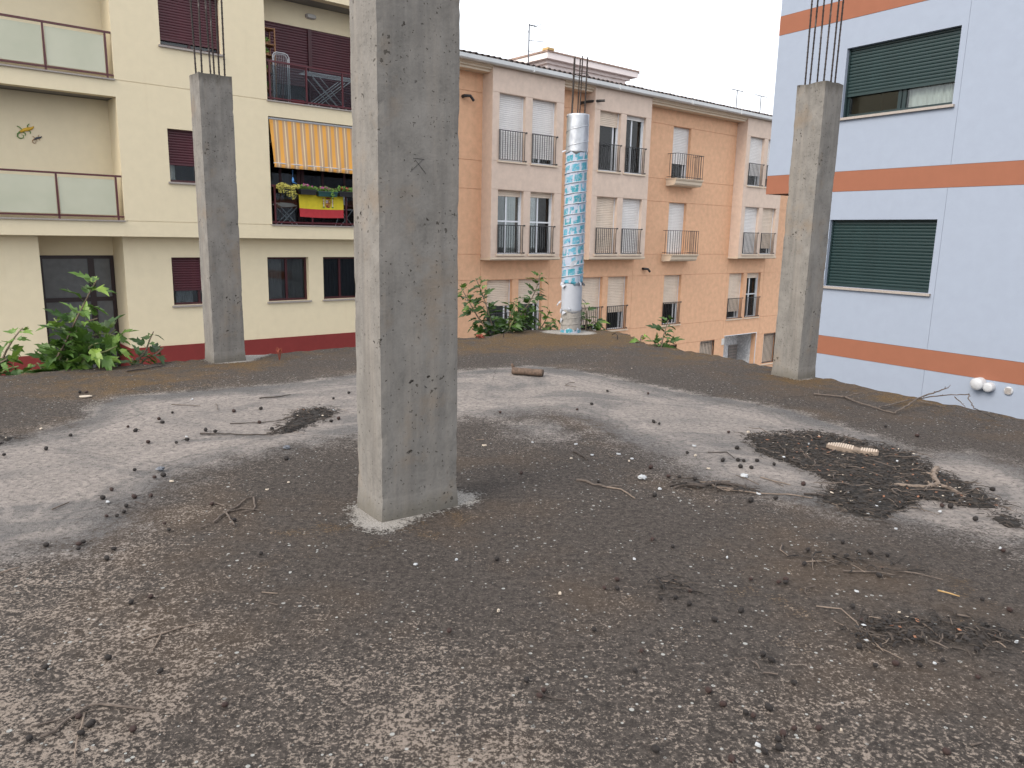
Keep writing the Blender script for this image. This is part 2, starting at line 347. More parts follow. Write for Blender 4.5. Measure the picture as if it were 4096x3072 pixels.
# ------------------------------------------------------------------ measured positions on the slab (metres)
FRUIT=[(-3.407,5.852),(-3.357,5.857),(-2.002,5.33),(-2.407,5.243),(-2.416,5.055),(-2.35,4.962),(-2.515,4.829),(-2.422,4.739),(-2.217,4.479),(-2.043,4.475),(-2.009,4.55),(-2.755,4.59),(-2.728,4.293),(-2.882,4.152),(-2.029,3.929),(-1.867,3.813),(-1.84,3.854),(-1.714,5.018),(-1.576,4.851),(-1.99,4.791),(-1.915,4.757),(-1.289,4.198),(-1.988,3.612),(-1.968,3.491),(-1.827,3.515),(-1.802,3.388),(-1.774,3.311),(-1.781,3.261),(-1.823,3.252),(-1.755,3.533),(-1.899,2.925),(-1.773,2.94),(-1.766,2.961),(-1.748,2.893),(-1.608,2.9),(-1.589,2.81),(-1.418,3.437),(-1.241,3.24),(-1.003,2.885),(-1.211,5.176),(-1.244,5.095),(-1.398,5.819),(-1.838,5.426),(-1.326,6.044),(-1.528,3.18),(-1.476,3.109),(0.498,5.616),(-0.083,5.469),(0.629,5.816),(0.814,6.342),(1.15,6.276),(1.018,5.281),(1.047,5.22),(0.062,4.022),(0.474,3.898),(0.74,3.702),(0.627,3.122),(0.699,3.045),(0.875,4.02),(0.932,4.005),(1.011,3.982),(1.264,4.353),(1.388,4.351),(1.334,4.232),(0.806,4.182),(1.084,4.496),(1.484,5.025),(1.428,4.63),(1.356,4.361),(1.47,4.36),(1.392,4.215),(1.548,4.29),(1.589,3.938),(1.356,3.692),(1.218,3.657),(1.462,3.135),(1.274,3.041),(1.415,2.987),(1.365,2.987),(1.205,2.898),(1.481,3.029),(1.534,3.031),(1.594,3.004),(1.465,2.804),(1.078,2.749),(1.042,2.725),(0.941,2.746),(2.172,3.633),(2.213,3.631),(2.234,3.456),(2.598,3.912),(2.173,3.921),(2.274,3.671),(2.679,5.285),(2.781,5.045),(1.76,2.616),(1.811,2.538),(1.245,2.538),(1.232,2.435),(0.717,2.421),(0.828,2.49),(2.129,3.078),(-1.316,2.454),(-1.268,2.499),(-1.366,2.045),(-1.212,2.104),(-1.023,2.038),(-1.092,1.789),(-1.214,1.725),(-1.096,1.75),(-0.971,1.77),(-0.773,1.882),(-1.14,1.817),(-0.047,2.882),(0.419,2.718),(0.362,2.643),(0.409,2.641),(-0.19,2.307),(0.292,2.334),(0.43,2.208),(0.391,2.095),(0.061,2.033),(0.11,1.984),(0.098,1.956),(0.388,1.736),(0.559,2.57),(0.582,2.726),(0.682,2.635),(0.613,2.578),(0.654,2.531),(0.814,2.203),(0.831,2.172),(0.857,2.048),(0.591,2.0),(0.616,1.935),(0.741,1.923),(0.669,1.898),(0.686,1.885),(0.78,1.832),(0.742,1.81),(0.72,1.786),(0.848,1.836),(0.669,1.736),(0.712,1.753),(0.576,1.705),(1.145,1.75),(1.337,2.46),(1.434,2.098),(1.147,2.151),(1.217,2.165),(1.289,2.161),(1.378,2.189),(1.147,2.264),(1.527,2.259),(1.068,2.723),(1.324,1.729),(1.562,2.406),(1.346,2.336)]
CHIP=[(0.138,4.671),(-0.165,4.569),(0.414,4.645),(0.492,4.411),(0.357,4.328),(0.699,4.301),(0.658,4.443),(0.724,4.349),(1.137,4.184),(1.121,4.441),(0.786,3.808),(1.2,7.522),(1.166,4.663),(1.293,3.761),(0.906,2.95),(1.397,2.504),(1.781,3.313),(2.137,3.11),(1.626,5.05),(2.119,3.556),(2.203,3.948),(1.738,3.503),(1.702,4.448),(0.193,2.597),(-0.031,2.456),(-0.368,2.821),(-0.21,2.873),(0.516,2.913),(1.401,2.332),(1.694,2.317),(1.346,2.178),(0.661,1.766),(0.909,1.836),(1.317,2.667),(1.189,2.308),(-3.033,4.744),(-2.045,4.629),(-1.756,3.763),(-2.453,5.69),(-1.919,3.445),(-1.155,3.788),(-1.227,3.666)]
TWIG=[(0.011,[(1.833,4.656),(1.793,4.424),(1.852,4.366),(1.962,4.414),(2.061,4.412),(2.041,4.305)]),(0.006,[(1.857,5.029),(1.803,4.889),(1.706,4.734),(1.621,4.623)]),(0.007,[(1.867,4.292),(1.824,4.174),(1.793,4.076),(1.717,3.992)]),(0.02,[(2.481,4.248),(2.381,4.103),(2.33,3.956),(2.235,3.9),(2.061,3.926)]),(0.016,[(2.323,3.943),(2.354,3.896),(2.371,3.778),(2.302,3.706)]),(0.01,[(2.279,3.819),(2.51,4.085)]),(0.008,[(2.403,3.911),(2.617,4.078)]),(0.011,[(1.531,3.772),(1.717,3.765)]),(0.008,[(1.725,4.268),(1.864,4.24)]),(0.006,[(1.392,4.049),(1.434,3.999),(1.514,3.92)]),(0.005,[(1.417,4.024),(1.47,3.9)]),(0.008,[(1.097,3.851),(1.287,3.768),(1.443,3.766),(1.549,3.716)]),(0.007,[(1.029,3.934),(1.201,3.965)]),(0.005,[(1.192,3.117),(1.166,3.051),(1.175,2.967)]),(0.006,[(1.343,2.846),(1.491,2.839),(1.557,2.802)]),(0.006,[(1.566,2.857),(1.629,2.839),(1.708,2.785)]),(0.005,[(1.273,2.995),(1.259,2.942),(1.23,2.89)]),(0.005,[(1.222,2.925),(1.342,2.946)]),(0.004,[(1.174,2.706),(1.137,2.691),(1.117,2.653),(1.118,2.635)]),(0.006,[(1.635,2.689),(1.692,2.643)]),(0.005,[(1.989,3.622),(2.032,3.603),(2.088,3.513)]),(0.005,[(2.067,3.67),(2.042,3.551)]),(0.004,[(1.116,2.545),(1.2,2.527),(1.213,2.431),(1.195,2.34),(1.206,2.277),(1.258,2.198)]),(0.004,[(1.281,2.537),(1.223,2.443)]),(0.004,[(1.221,2.391),(1.215,2.298)]),(0.004,[(1.192,3.111),(1.159,3.046),(1.175,2.969)]),(0.005,[(1.427,2.488),(1.449,2.401),(1.45,2.34)]),(0.004,[(1.272,2.983),(1.224,2.85)]),(0.005,[(0.574,2.728),(0.624,2.716),(0.67,2.69)]),(0.005,[(1.231,1.785),(1.264,1.796)]),(0.003,[(1.421,1.983),(1.415,1.935),(1.405,1.889)]),(0.003,[(0.719,2.182),(0.759,2.191)]),(0.005,[(0.778,2.165),(0.78,2.128)]),(0.005,[(0.785,2.105),(0.827,2.098)]),(0.004,[(1.257,2.445),(1.304,2.45)]),(0.005,[(1.501,2.141),(1.531,2.135)]),(0.012,[(0.384,4.466),(0.42,4.411),(0.455,4.302)]),(0.012,[(0.357,3.92),(0.414,3.901),(0.445,3.847),(0.506,3.818),(0.58,3.834)]),(0.008,[(0.506,3.818),(0.581,3.79),(0.634,3.649)]),(0.006,[(0.564,6.706),(0.515,6.701),(0.47,6.571),(0.561,6.508)]),(0.006,[(-0.22,4.697),(-0.172,4.711)]),(0.008,[(0.851,3.863),(0.984,3.939),(1.193,3.953)]),(0.008,[(0.866,3.831),(0.944,3.891)]),(0.017,[(0.946,3.869),(1.014,3.851),(1.136,3.904),(1.25,3.845)]),(0.008,[(1.095,3.856),(1.145,3.805),(1.256,3.791)]),(0.006,[(1.219,4.53),(1.339,4.539),(1.352,4.409)]),(0.01,[(-1.991,4.703),(-1.75,4.696),(-1.552,4.712),(-1.473,4.786)]),(0.006,[(-1.9,4.98),(-1.714,5.018),(-1.587,5.096),(-1.51,5.291)]),(0.01,[(-1.544,4.8),(-1.487,5.016),(-1.407,5.158)]),(0.006,[(-2.532,5.511),(-2.307,5.48)]),(0.009,[(-1.966,5.779),(-1.859,5.831),(-1.771,5.936)]),(0.005,[(-2.23,5.584),(-2.125,5.358)]),(0.014,[(-3.502,6.774),(-3.395,6.911),(-3.307,7.12)]),(0.006,[(-2.118,3.331),(-2.096,3.428)]),(0.007,[(-1.359,3.143),(-1.329,3.191)]),(0.009,[(-1.323,3.21),(-1.317,3.318),(-1.289,3.413),(-1.289,3.522),(-1.255,3.558)]),(0.008,[(-1.259,3.546),(-1.204,3.418),(-1.201,3.376),(-1.249,3.342)]),(0.008,[(-1.328,3.348),(-1.285,3.29),(-1.215,3.179)]),(0.007,[(-1.317,3.348),(-1.26,3.393),(-1.172,3.378)]),(0.006,[(-1.408,3.459),(-1.342,3.414)]),(0.005,[(-1.795,3.457),(-1.73,3.424)]),(0.006,[(-1.916,2.664),(-1.878,2.721)]),(0.005,[(-1.162,2.22),(-1.12,2.255),(-1.076,2.298),(-1.018,2.333)]),(0.004,[(-1.12,2.255),(-1.107,2.188),(-1.103,2.134)]),(0.008,[(-1.193,1.737),(-1.17,1.76),(-1.163,1.813),(-1.143,1.869),(-1.113,1.877),(-1.039,1.869),(-0.98,1.86)]),(0.005,[(-1.138,1.841),(-1.115,1.788),(-1.091,1.719),(-1.051,1.644)]),(0.004,[(-1.453,2.107),(-1.44,2.129),(-1.418,2.126)]),(0.004,[(-1.242,1.777),(-1.184,1.812),(-1.118,1.856)]),(0.004,[(-0.893,2.559),(-0.834,2.553)]),(0.003,[(-0.846,2.483),(-0.807,2.467)]),(0.003,[(-1.401,2.036),(-1.377,2.004),(-1.351,1.989)]),(0.005,[(0.085,1.994),(0.109,1.968),(0.136,1.954),(0.178,1.947)])]
PALE=[(-3.745,4.338),(-3.294,4.478),(-3.049,4.63),(-2.931,5.046),(-3.087,5.386),(-3.059,5.795),(-2.647,6.017),(-2.008,6.379),(-1.446,6.931),(-0.523,7.24),(0.203,7.596),(0.655,7.383),(1.229,6.737),(1.561,6.364),(1.886,6.119),(2.158,5.808),(2.344,5.378),(2.535,5.068),(2.647,4.679),(2.956,4.702),(3.099,4.414),(3.207,3.809),(2.386,2.759),(2.237,3.104),(2.022,3.301),(1.75,3.4),(1.577,3.511),(1.405,3.663),(1.218,3.828),(0.955,3.964),(0.948,4.305),(0.73,4.691),(0.483,5.283),(0.327,5.483),(-0.081,5.302),(-0.373,5.207),(-0.981,4.665),(-1.468,4.268),(-1.671,4.029),(-1.74,3.568),(-1.682,3.095),(-1.688,2.853),(-1.809,2.869),(-1.988,2.772),(-2.298,2.576)]
TANPATCH=[(-0.047,5.209),(0.253,5.332),(0.409,4.953),(0.287,4.711),(0.05,4.805)]
MATS=[[(1.57,4.929),(1.823,5.034),(2.1,5.094),(2.289,4.871),(2.393,4.767),(2.5,4.565),(2.458,4.322),(2.509,3.988),(2.524,3.767),(2.461,3.627),(2.288,3.65),(2.126,3.742),(1.999,3.632),(1.764,3.43),(1.663,3.503),(1.587,3.708),(1.72,3.86),(1.759,4.017),(1.671,4.266),(1.542,4.543)],[(-1.566,5.381),(-1.398,5.517),(-1.263,5.38),(-1.317,5.191),(-1.403,4.802),(-1.503,4.735)],[(0.545,2.703),(0.616,2.747),(0.698,2.711),(0.691,2.641),(0.587,2.6)],[(2.34,3.524),(2.466,3.563),(2.5,3.503),(2.411,3.368),(2.332,3.386)],[(-3.171,4.553),(-3.091,4.56),(-3.011,4.479),(-3.066,4.392)],[(1.243,2.981),(1.371,3.011),(1.509,2.971),(1.591,2.865),(1.475,2.817),(1.368,2.866)],[(1.143,2.343),(1.299,2.442),(1.482,2.483),(1.597,2.455),(1.706,2.397),(1.738,2.337),(1.651,2.262),(1.529,2.286),(1.421,2.31),(1.226,2.288)],[(0.853,3.957),(1.048,3.93),(1.323,3.85),(1.21,3.798),(0.929,3.846)]]
PLANTS={'tall': [[(-4.28,6.95,-0.25),(-4.26,6.95,0.01),(-4.14,6.95,0.23),(-4.02,6.95,0.45),(-3.89,6.95,0.67),(-3.79,6.95,0.83)],[(-4.25,6.95,-0.25),(-4.24,6.95,0.01),(-4.1,6.95,0.26),(-3.97,6.95,0.41),(-3.85,6.95,0.46)],[(-4.28,6.95,-0.25),(-4.26,6.95,0.01),(-4.19,6.95,0.23),(-4.22,6.95,0.38),(-4.27,6.95,0.45)],[(-4.21,6.95,-0.25),(-4.16,6.95,0.06),(-3.99,6.95,0.26),(-3.82,6.95,0.31),(-3.71,6.95,0.26)],[(-4.23,6.95,-0.25),(-4.12,6.95,0.06),(-4.02,6.95,0.19),(-3.86,6.95,0.26),(-3.77,6.95,0.34)],[(-4.19,6.95,-0.25),(-3.99,6.95,0.06),(-3.77,6.95,0.16),(-3.67,6.95,0.21)],[(-4.32,6.95,-0.25),(-4.32,6.95,0.01),(-4.33,6.95,0.12),(-4.38,6.95,0.21)],[(-4.15,6.95,-0.25),(-3.95,6.95,0.02),(-3.8,6.95,0.05)],[(-4.25,6.95,-0.25),(-4.21,6.95,-0.03),(-4.07,6.95,0.08),(-3.9,6.95,0.11)],[(-4.28,6.95,-0.29),(-4.43,6.95,-0.03),(-4.51,6.95,0.01)],[(-4.15,6.95,-0.25),(-4.06,6.95,0.02),(-3.91,6.95,0.2),(-3.82,6.95,0.24)]],'farleft': [[(-4.75,6.75,-0.26),(-4.67,6.75,0.04),(-4.59,6.75,0.25),(-4.53,6.75,0.36)],[(-4.79,6.75,-0.26),(-4.68,6.75,-0.0),(-4.54,6.75,0.11)],[(-4.77,6.75,-0.26),(-4.64,6.75,-0.04),(-4.46,6.75,0.04)],[(-4.83,6.75,-0.26),(-4.81,6.75,0.12),(-4.81,6.75,0.29)]],'small': [[(-3.67,7.25,-0.21),(-3.64,7.25,-0.0),(-3.56,7.25,0.11),(-3.51,7.25,0.23),(-3.47,7.25,0.31)],[(-3.68,7.25,-0.21),(-3.62,7.25,-0.01),(-3.5,7.25,0.07),(-3.43,7.25,0.14)],[(-3.71,7.25,-0.21),(-3.7,7.25,-0.03),(-3.73,7.25,0.03)]],'twin': [[(-0.23,10.2,-0.46),(-0.26,10.2,-0.11),(-0.46,10.2,0.17),(-0.61,10.2,0.42),(-0.71,10.2,0.59)],[(-0.2,10.2,-0.46),(-0.23,10.2,-0.11),(-0.31,10.2,0.17),(-0.4,10.2,0.45),(-0.51,10.2,0.71)],[(-0.17,10.2,-0.46),(-0.18,10.2,-0.14),(-0.03,10.2,0.21),(0.05,10.2,0.44)],[(-0.17,10.2,-0.46),(-0.08,10.2,-0.01),(0.01,10.2,0.18),(0.1,10.2,0.18)],[(-0.2,10.2,-0.46),(-0.36,10.2,-0.08),(-0.49,10.2,-0.02)]],'leaning': [[(-0.04,10.6,-0.52),(-0.08,10.6,-0.16),(0.01,10.6,0.07),(0.2,10.6,0.34),(0.31,10.6,0.56),(0.36,10.6,0.76)],[(0.02,10.6,-0.52),(0.08,10.6,-0.12),(0.17,10.6,0.14),(0.13,10.6,0.3)],[(-0.01,10.6,-0.52),(-0.05,10.6,-0.16),(0.11,10.6,0.04),(0.2,10.6,0.14)]],'fresh': [[(0.29,10.75,-0.54),(0.28,10.75,-0.17),(0.44,10.75,0.06),(0.52,10.75,0.25)],[(0.32,10.75,-0.54),(0.34,10.75,-0.17),(0.53,10.75,0.07),(0.6,10.75,0.13)],[(0.29,10.75,-0.54),(0.31,10.75,-0.17),(0.47,10.75,-0.07)]],'behindblue': [[(1.04,10.95,-0.42),(1.05,10.95,-0.05),(1.06,10.95,0.19),(1.01,10.95,0.35)],[(1.13,10.95,-0.42),(1.1,10.95,-0.08),(1.16,10.95,0.09),(1.25,10.95,0.0)],[(1.17,10.95,-0.42),(1.15,10.95,-0.11),(1.28,10.95,-0.02)]],'yellow': [[(1.63,9.55,-0.24),(1.62,9.55,-0.01),(1.63,9.55,0.08),(1.66,9.55,0.06)]],'darkright': [[(1.82,9.25,-0.31),(1.83,9.25,-0.02),(1.87,9.25,0.18),(1.91,9.25,0.31)],[(1.79,9.25,-0.31),(1.79,9.25,-0.05),(1.74,9.25,0.03)],[(1.88,9.25,-0.31),(1.89,9.25,-0.02),(1.94,9.25,0.07)]]}
BRANCH=[[(2.6,6.41,0.01),(2.822,6.309,0.01),(2.912,6.235,0.06)],[(2.822,6.309,0.01),(2.812,6.084,0.02),(2.906,5.836,0.01),(2.952,5.712,0.01)],[(2.952,5.712,0.01),(3.243,5.912,0.098),(3.541,6.062,0.154)],[(2.91,5.873,0.02),(3.286,6.144,0.03),(3.38,5.823,0.138),(3.45,5.623,0.19),(3.417,5.573,0.175),(3.312,5.323,0.149),(3.645,5.586,0.02)],[(3.416,5.743,0.144),(3.404,5.573,0.105)],[(3.372,6.14,0.02),(3.491,5.972,0.01)]]
SOLE=[(1.999,4.652),(2.239,4.52)]
LOG=[(0.004,7.079),(0.287,6.993)]

# ------------------------------------------------------------------ mesh helpers
class MB:
    def __init__(s): s.v = []; s.f = []
    def box(s, x0, x1, y0, y1, z0, z1):
        b = len(s.v)
        s.v += [(x0,y0,z0),(x1,y0,z0),(x1,y1,z0),(x0,y1,z0),(x0,y0,z1),(x1,y0,z1),(x1,y1,z1),(x0,y1,z1)]
        s.f += [(b,b+3,b+2,b+1),(b+4,b+5,b+6,b+7),(b,b+1,b+5,b+4),(b+1,b+2,b+6,b+5),(b+2,b+3,b+7,b+6),(b+3,b,b+4,b+7)]
        return s
    def poly(s, pts):
        b = len(s.v); s.v += [tuple(p) for p in pts]; s.f.append(tuple(range(b, b+len(pts)))); return s
    def prism(s, prof, x0, x1):           # prof = [(y,z)...] run along x
        b = len(s.v); k = len(prof)
        s.v += [(x0,y,z) for y,z in prof] + [(x1,y,z) for y,z in prof]
        for i in range(k): j = (i+1) % k; s.f.append((b+i, b+j, b+k+j, b+k+i))
        s.f += [tuple(range(b+k-1, b-1, -1)), tuple(range(b+k, b+2*k))]
        return s
    def extrude(s, outline, y0, y1):      # outline = [(x,z)...] given thickness along y
        b = len(s.v); k = len(outline)
        s.v += [(x,y0,z) for x,z in outline] + [(x,y1,z) for x,z in outline]
        for i in range(k): j = (i+1) % k; s.f.append((b+j, b+i, b+k+i, b+k+j))
        s.f += [tuple(range(b, b+k)), tuple(range(b+2*k-1, b+k-1, -1))]
        return s
    def tube(s, pts, rad, n=6, cap=True):
        pts = [Vector(p) for p in pts]
        if not hasattr(rad, '__len__'): rad = [rad]*len(pts)
        rings = []
        prev = None
        for i, p in enumerate(pts):
            d = (pts[min(i+1, len(pts)-1)] - pts[max(i-1, 0)])
            if d.length < 1e-9: d = Vector((0, 0, 1))
            d.normalize()
            if prev is None:
                a = Vector((0, 0, 1)) if abs(d.z) < .9 else Vector((1, 0, 0))
                u = d.cross(a).normalized()
            else:
                u = (prev - d*prev.dot(d))
                if u.length < 1e-6: u = d.orthogonal()
                u.normalize()
            prev = u; v = d.cross(u)
            b = len(s.v)
            for k in range(n):
                t = 2*math.pi*k/n
                s.v.append(tuple(p + (u*math.cos(t) + v*math.sin(t))*rad[i]))
            rings.append(b)
        for a, b in zip(rings, rings[1:]):
            for k in range(n): j = (k+1) % n; s.f.append((a+k, a+j, b+j, b+k))
        if cap: s.f += [tuple(rings[0]+k for k in reversed(range(n))), tuple(rings[-1]+k for k in range(n))]
        return s
    def wall(s, x0, x1, z0, z1, y0, y1, ops=()):   # slab in the xz plane with openings, closed reveals
        ops = [(max(a,x0), min(b,x1), max(c,z0), min(d,z1)) for a,b,c,d in ops if b > x0 and a < x1 and d > z0 and c < z1]
        xs = sorted({x0, x1, *[o[0] for o in ops], *[o[1] for o in ops]}); zs = sorted({z0, z1, *[o[2] for o in ops], *[o[3] for o in ops]})
        sol = [[not any(o[0] < (xs[i]+xs[i+1])/2 < o[1] and o[2] < (zs[j]+zs[j+1])/2 < o[3] for o in ops) for j in range(len(zs)-1)] for i in range(len(xs)-1)]
        vid = {}
        def V(i, j, k):
            if (i,j,k) not in vid: vid[(i,j,k)] = len(s.v); s.v.append((xs[i], (y0, y1)[k], zs[j]))
            return vid[(i,j,k)]
        def so(i, j): return 0 <= i < len(xs)-1 and 0 <= j < len(zs)-1 and sol[i][j]
        for i in range(len(xs)-1):
            for j in range(len(zs)-1):
                if not sol[i][j]: continue
                s.f += [(V(i,j,0),V(i+1,j,0),V(i+1,j+1,0),V(i,j+1,0)), (V(i,j,1),V(i,j+1,1),V(i+1,j+1,1),V(i+1,j,1))]
                if not so(i-1,j): s.f.append((V(i,j,0),V(i,j+1,0),V(i,j+1,1),V(i,j,1)))
                if not so(i+1,j): s.f.append((V(i+1,j,0),V(i+1,j,1),V(i+1,j+1,1),V(i+1,j+1,0)))
                if not so(i,j-1): s.f.append((V(i,j,0),V(i,j,1),V(i+1,j,1),V(i+1,j,0)))
                if not so(i,j+1): s.f.append((V(i,j+1,0),V(i+1,j+1,0),V(i+1,j+1,1),V(i,j+1,1)))
        return s
    def mesh(s, name, mat, smooth=False):
        me = bpy.data.meshes.new(name); me.from_pydata(s.v, [], s.f); me.update()
        if mat: me.materials.append(M[mat] if isinstance(mat, str) else mat)
        if smooth: me.polygons.foreach_set('use_smooth', [True]*len(me.polygons))
        return me
    def build(s, name, mat, parent=None, smooth=False, kind=None, loc=None):
        return link(name, s.mesh(name, mat, smooth), parent, kind, loc)
def link(name, me, parent=None, kind=None, loc=None):
    o = bpy.data.objects.new(name, me); col.objects.link(o)
    if parent: o.parent = parent
    if kind: o['kind'] = kind
    if loc is not None: o.location = loc
    return o
def tag(o, label, cat, group=None):
    o['label'] = label; o['category'] = cat
    if group: o['group'] = group
    return o
def empty(name, loc=(0,0,0), rz=0, label=None, cat=None, group=None):
    o = bpy.data.objects.new(name, None); col.objects.link(o); o.location = loc; o.rotation_euler = (0, 0, rz); o.empty_display_size = .1
    if label: tag(o, label, cat, group)
    return o
def B(name, mat, parent, *bx, kind=None, **kw):
    m = MB()
    for b in bx: m.box(*b)
    return m.build(name, mat, parent, kind=kind, **kw)

AZ = math.radians(49.72); UA = Vector((math.sin(AZ), math.cos(AZ), 0)); NA = Vector((math.cos(AZ), -math.sin(AZ), 0))
GZ = math.radians(-33.76); UG = Vector((math.sin(GZ), math.cos(GZ), 0)); NG = Vector((math.cos(GZ), -math.sin(GZ), 0))
ROTA = math.pi/2 - AZ
CREAM_O = NA*-18.83; ORANGE_O = NA*-20.18; GREY_O = NG*12.75
ROTG = math.atan2(-UG.y, -UG.x)
def ground_z(x, y):
    u = x*UA.x + y*UA.y
    return -2.45 - .095*min(max(u, -4), 36)

# ------------------------------------------------------------------ ground, road, pavement
def ground():
    xs = [-400, -120, -50] + list(range(-30, 61, 3)) + [80, 150, 400]
    v = [(x, y, ground_z(x, y)) for y in xs for x in xs]; k = len(xs)
    f = [(j*k+i, j*k+i+1, (j+1)*k+i+1, (j+1)*k+i) for j in range(k-1) for i in range(k-1)]
    m = MB(); m.v = v; m.f = f; o = m.build('ground', 'asphalt'); o['kind'] = 'structure'
    m = MB(); n = 30
    for i in range(n):                      # raised pavement with a kerb along the street fronts
        for a, b in ((-4+i*40/n, -4+(i+1)*40/n),):
            p = [UA*u + NA*d for u, d in ((a, -19.2), (b, -19.2), (b, -16.9), (a, -16.9))]
            q = [Vector((c.x, c.y, ground_z(c.x, c.y)+.13)) for c in p]; r = [c - Vector((0, 0, .25)) for c in q]
            m.poly(q); m.poly([q[3], q[2], r[2], r[3]])
    o = m.build('pavement', 'paving'); o['kind'] = 'structure'
ground()

# ------------------------------------------------------------------ the slab
LEFT = [(-5, -9), (-5+7.82, -9)] + [(y, -4.45 + (y-6.47)*1.2475) for y in (2.9, 6.47, 9.5)] + [(9.8, -.3), (10.07, -.17), (10.5, .24), (10.62, .66), (10.68, .95)]
RIGHT = [(-5, 6.5), (1.04, 6.5), (5.62, 3.89), (5.94, 3.71), (6.3, 3.5), (6.7, 3.26), (7.27, 3.02), (7.8, 2.68), (8.42, 2.38), (8.9, 1.98), (9.4, 1.66), (9.9, 1.6), (10.3, 1.57), (10.55, 1.42), (10.68, 1.1)]
def seg_dist(P, poly, closed=True):
    P = np.asarray(P); d = np.full(len(P), 1e9); q = list(poly); 
    pairs = list(zip(q, q[1:] + q[:1])) if closed else list(zip(q, q[1:]))
    for a, b in pairs:
        a = np.array(a); b = np.array(b); ab = b-a; t = np.clip(((P-a)@ab)/max(ab@ab, 1e-12), 0, 1)
        d = np.minimum(d, np.hypot(*(P-(a+t[:, None]*ab)).T))
    return d
def inside(P, poly):
    P = np.asarray(P); r = np.zeros(len(P), bool); q = list(poly)
    for (x0, y0), (x1, y1) in zip(q, q[1:]+q[:1]):
        c = ((y0 > P[:, 1]) != (y1 > P[:, 1]))
        with np.errstate(divide='ignore', invalid='ignore'):
            r ^= c & (P[:, 0] < (x1-x0)*(P[:, 1]-y0)/((y1-y0) or 1e-12)+x0)
    return r
def edge_noise(y, s): return .022*mnoise.noise(Vector((y*5.1, s*7.7, 0))) + .012*mnoise.noise(Vector((y*21, s*3.3, 1)))
FOOT0 = [(-.15, -.02), (-.13, .12), (-.06, .30), (.05, .30), (.45, .28), (.56, .18), (.62, .08), (.56, .0), (.47, -.06), (.36, -.035), (.2, -.06), (.05, -.13), (-.04, -.17), (-.10, -.10)]
FOOT1 = [(-.04, -.03), (-.05, .3), (.2, .34), (.45, .42), (.75, .35), (.62, .15), (.42, -.02), (.36, -.10), (.15, -.10)]
FOOT2 = [(-.03, -.03), (-.04, .3), (.2, .36), (.34, .30), (.33, .05), (.22, -.06), (.1, -.07)]
FOOT3 = [(.38*math.cos(i*.5236)*(1.15 if i in (5, 6, 7) else 1), .30*math.sin(i*.5236)-.05) for i in range(12)]
